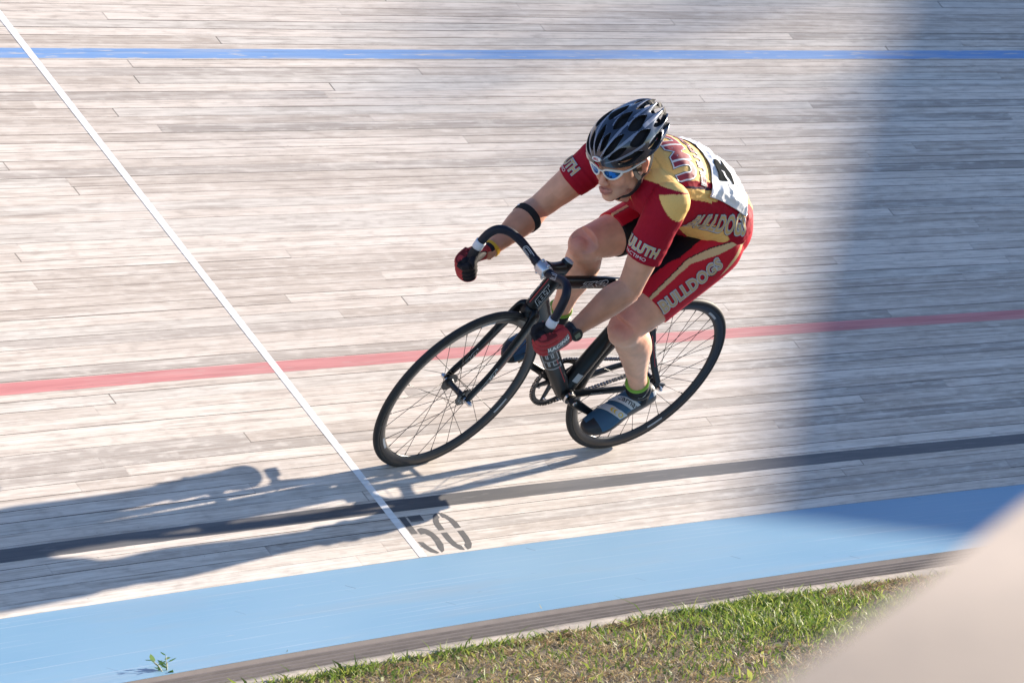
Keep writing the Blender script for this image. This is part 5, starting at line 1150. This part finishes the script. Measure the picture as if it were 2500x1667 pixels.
# ------------------------------------------------------------------ beyond the frame: building added to shade the bend, tree casting the dapples
H_ = 7.2; S_ = np.array(SUN)
def back_to(p, h): return p-S_*((h-p[2])/(-S_[2]))
p0, p1 = back_to(vec(1.80, -.15, .03), H_), back_to(vec(4.898, 1.626, 1.887), H_); ed = unit((p1-p0)*vec(1, 1, 0)); away = vec(ed[1], -ed[0], 0)
if away[0] < 0: away = -away
c0, c1 = p0-ed*12, p1+ed*7
def bx(mb, o, X, Y, lx, ly, z0, z1, mi=0):
    V = [o+X*i+Y*j+vec(0, 0, k) for k in (z0, z1) for i, j in ((0, 0), (lx, 0), (lx, ly), (0, ly))]; mb.add(V, [(0, 1, 2, 3), (7, 6, 5, 4), (0, 4, 5, 1), (1, 5, 6, 2), (2, 6, 7, 3), (3, 7, 4, 0)], mi)
shade_bld = bpy.data.objects.new('shade_building', None); C.objects.link(shade_bld); o_ = vec(c0[0], c0[1], -1.2); shade_bld.location = Vector(o_); tag(shade_bld, 'flat roofed building outside the bend, beyond the right edge, added to cast the shade', 'building')
Ln = np.linalg.norm((c1-c0)[:2]); mb = MB(); bx(mb, away*.5+ed*.5, ed, away, Ln-1, 9, 0, H_+1.2-.35); mb.build('wall', mat('render_wall', (.55, .50, .43), .9, noise_amt=.1, noise_scale=3), shade_bld, smooth=False)
mb = MB(); bx(mb, vec(0, 0, 0), ed, away, Ln, 10, H_+1.2-.35, H_+1.2); mb.build('roof', mat('roof_sheet', (.20, .20, .21), .7), shade_bld, smooth=False)
for k in range(5):
    for lv_ in (0, 1):
        mb = MB(); bx(mb, ed*(2.5+k*4.)+away*.47+vec(0, 0, 1.6+lv_*4), ed, away, 1.8, .05, 0, 1.5); wn = mb.build('window', mat('window_frame', (.6, .6, .6), .5), shade_bld, smooth=False); mb = MB(); bx(mb, ed*(2.6+k*4.)+away*.45+vec(0, 0, 1.7+lv_*4), ed, away, 1.6, .02, 0, 1.3); mb.build('pane', mat('pane', (.03, .04, .05), .05, spec=.8), wn, smooth=False)
tc_ = vec(5.2, 1.76, 1.96)-S_*31; tree = bpy.data.objects.new('tree', None); C.objects.link(tree); tree.location = (tc_[0], tc_[1], -1.2); tag(tree, 'slim tree behind the added building beyond the right edge', 'tree')
mb = MB(); hT = tc_[2]+1.2; mb.tube(cr_spline([vec(0, 0, 0), vec(.1, 0, hT*.4), vec(-.1, .1, hT*.8), vec(0, 0, hT+.6)], 4), np.linspace(.24, .03, 13), n=10)
for k in range(9):
    a = k*2.4; z_ = hT-1.6+k*.25; mb.tube([vec(0, 0, z_), vec(math.cos(a)*.6, math.sin(a)*.6, z_+.35), vec(math.cos(a)*1.1, math.sin(a)*1.1, z_+.55)], [.05, .03, .01], n=6)
mb.build('trunk', mat('bark', (.12, .09, .07), .9, noise_amt=.4, noise_scale=20), tree)
Vt, Ft = [], []
for k in range(1700):
    v = rng.normal(0, 1, 3); v = v/np.linalg.norm(v)*rng.uniform(.25, 1)**.5*np.array([1.2, 1.2, .8]); 
    if noise.noise(Vector(v*1.6)) < -.02: continue
    p = v+vec(0, 0, hT); d_ = unit(rng.normal(0, 1, 3)); s_ = unit(np.cross(d_, rng.normal(0, 1, 3))); l = rng.uniform(.05, .09); b0 = len(Vt); Vt += [p, p+d_*l*.5+s_*l*.35, p+d_*l, p+d_*l*.5-s_*l*.35]; Ft.append((b0, b0+1, b0+2, b0+3))
cw = link('crown', mesh('crown', Vt, Ft), mat('tree_leaf', (.06, .11, .03), .6), tree, False)
bpy.context.view_layer.update()
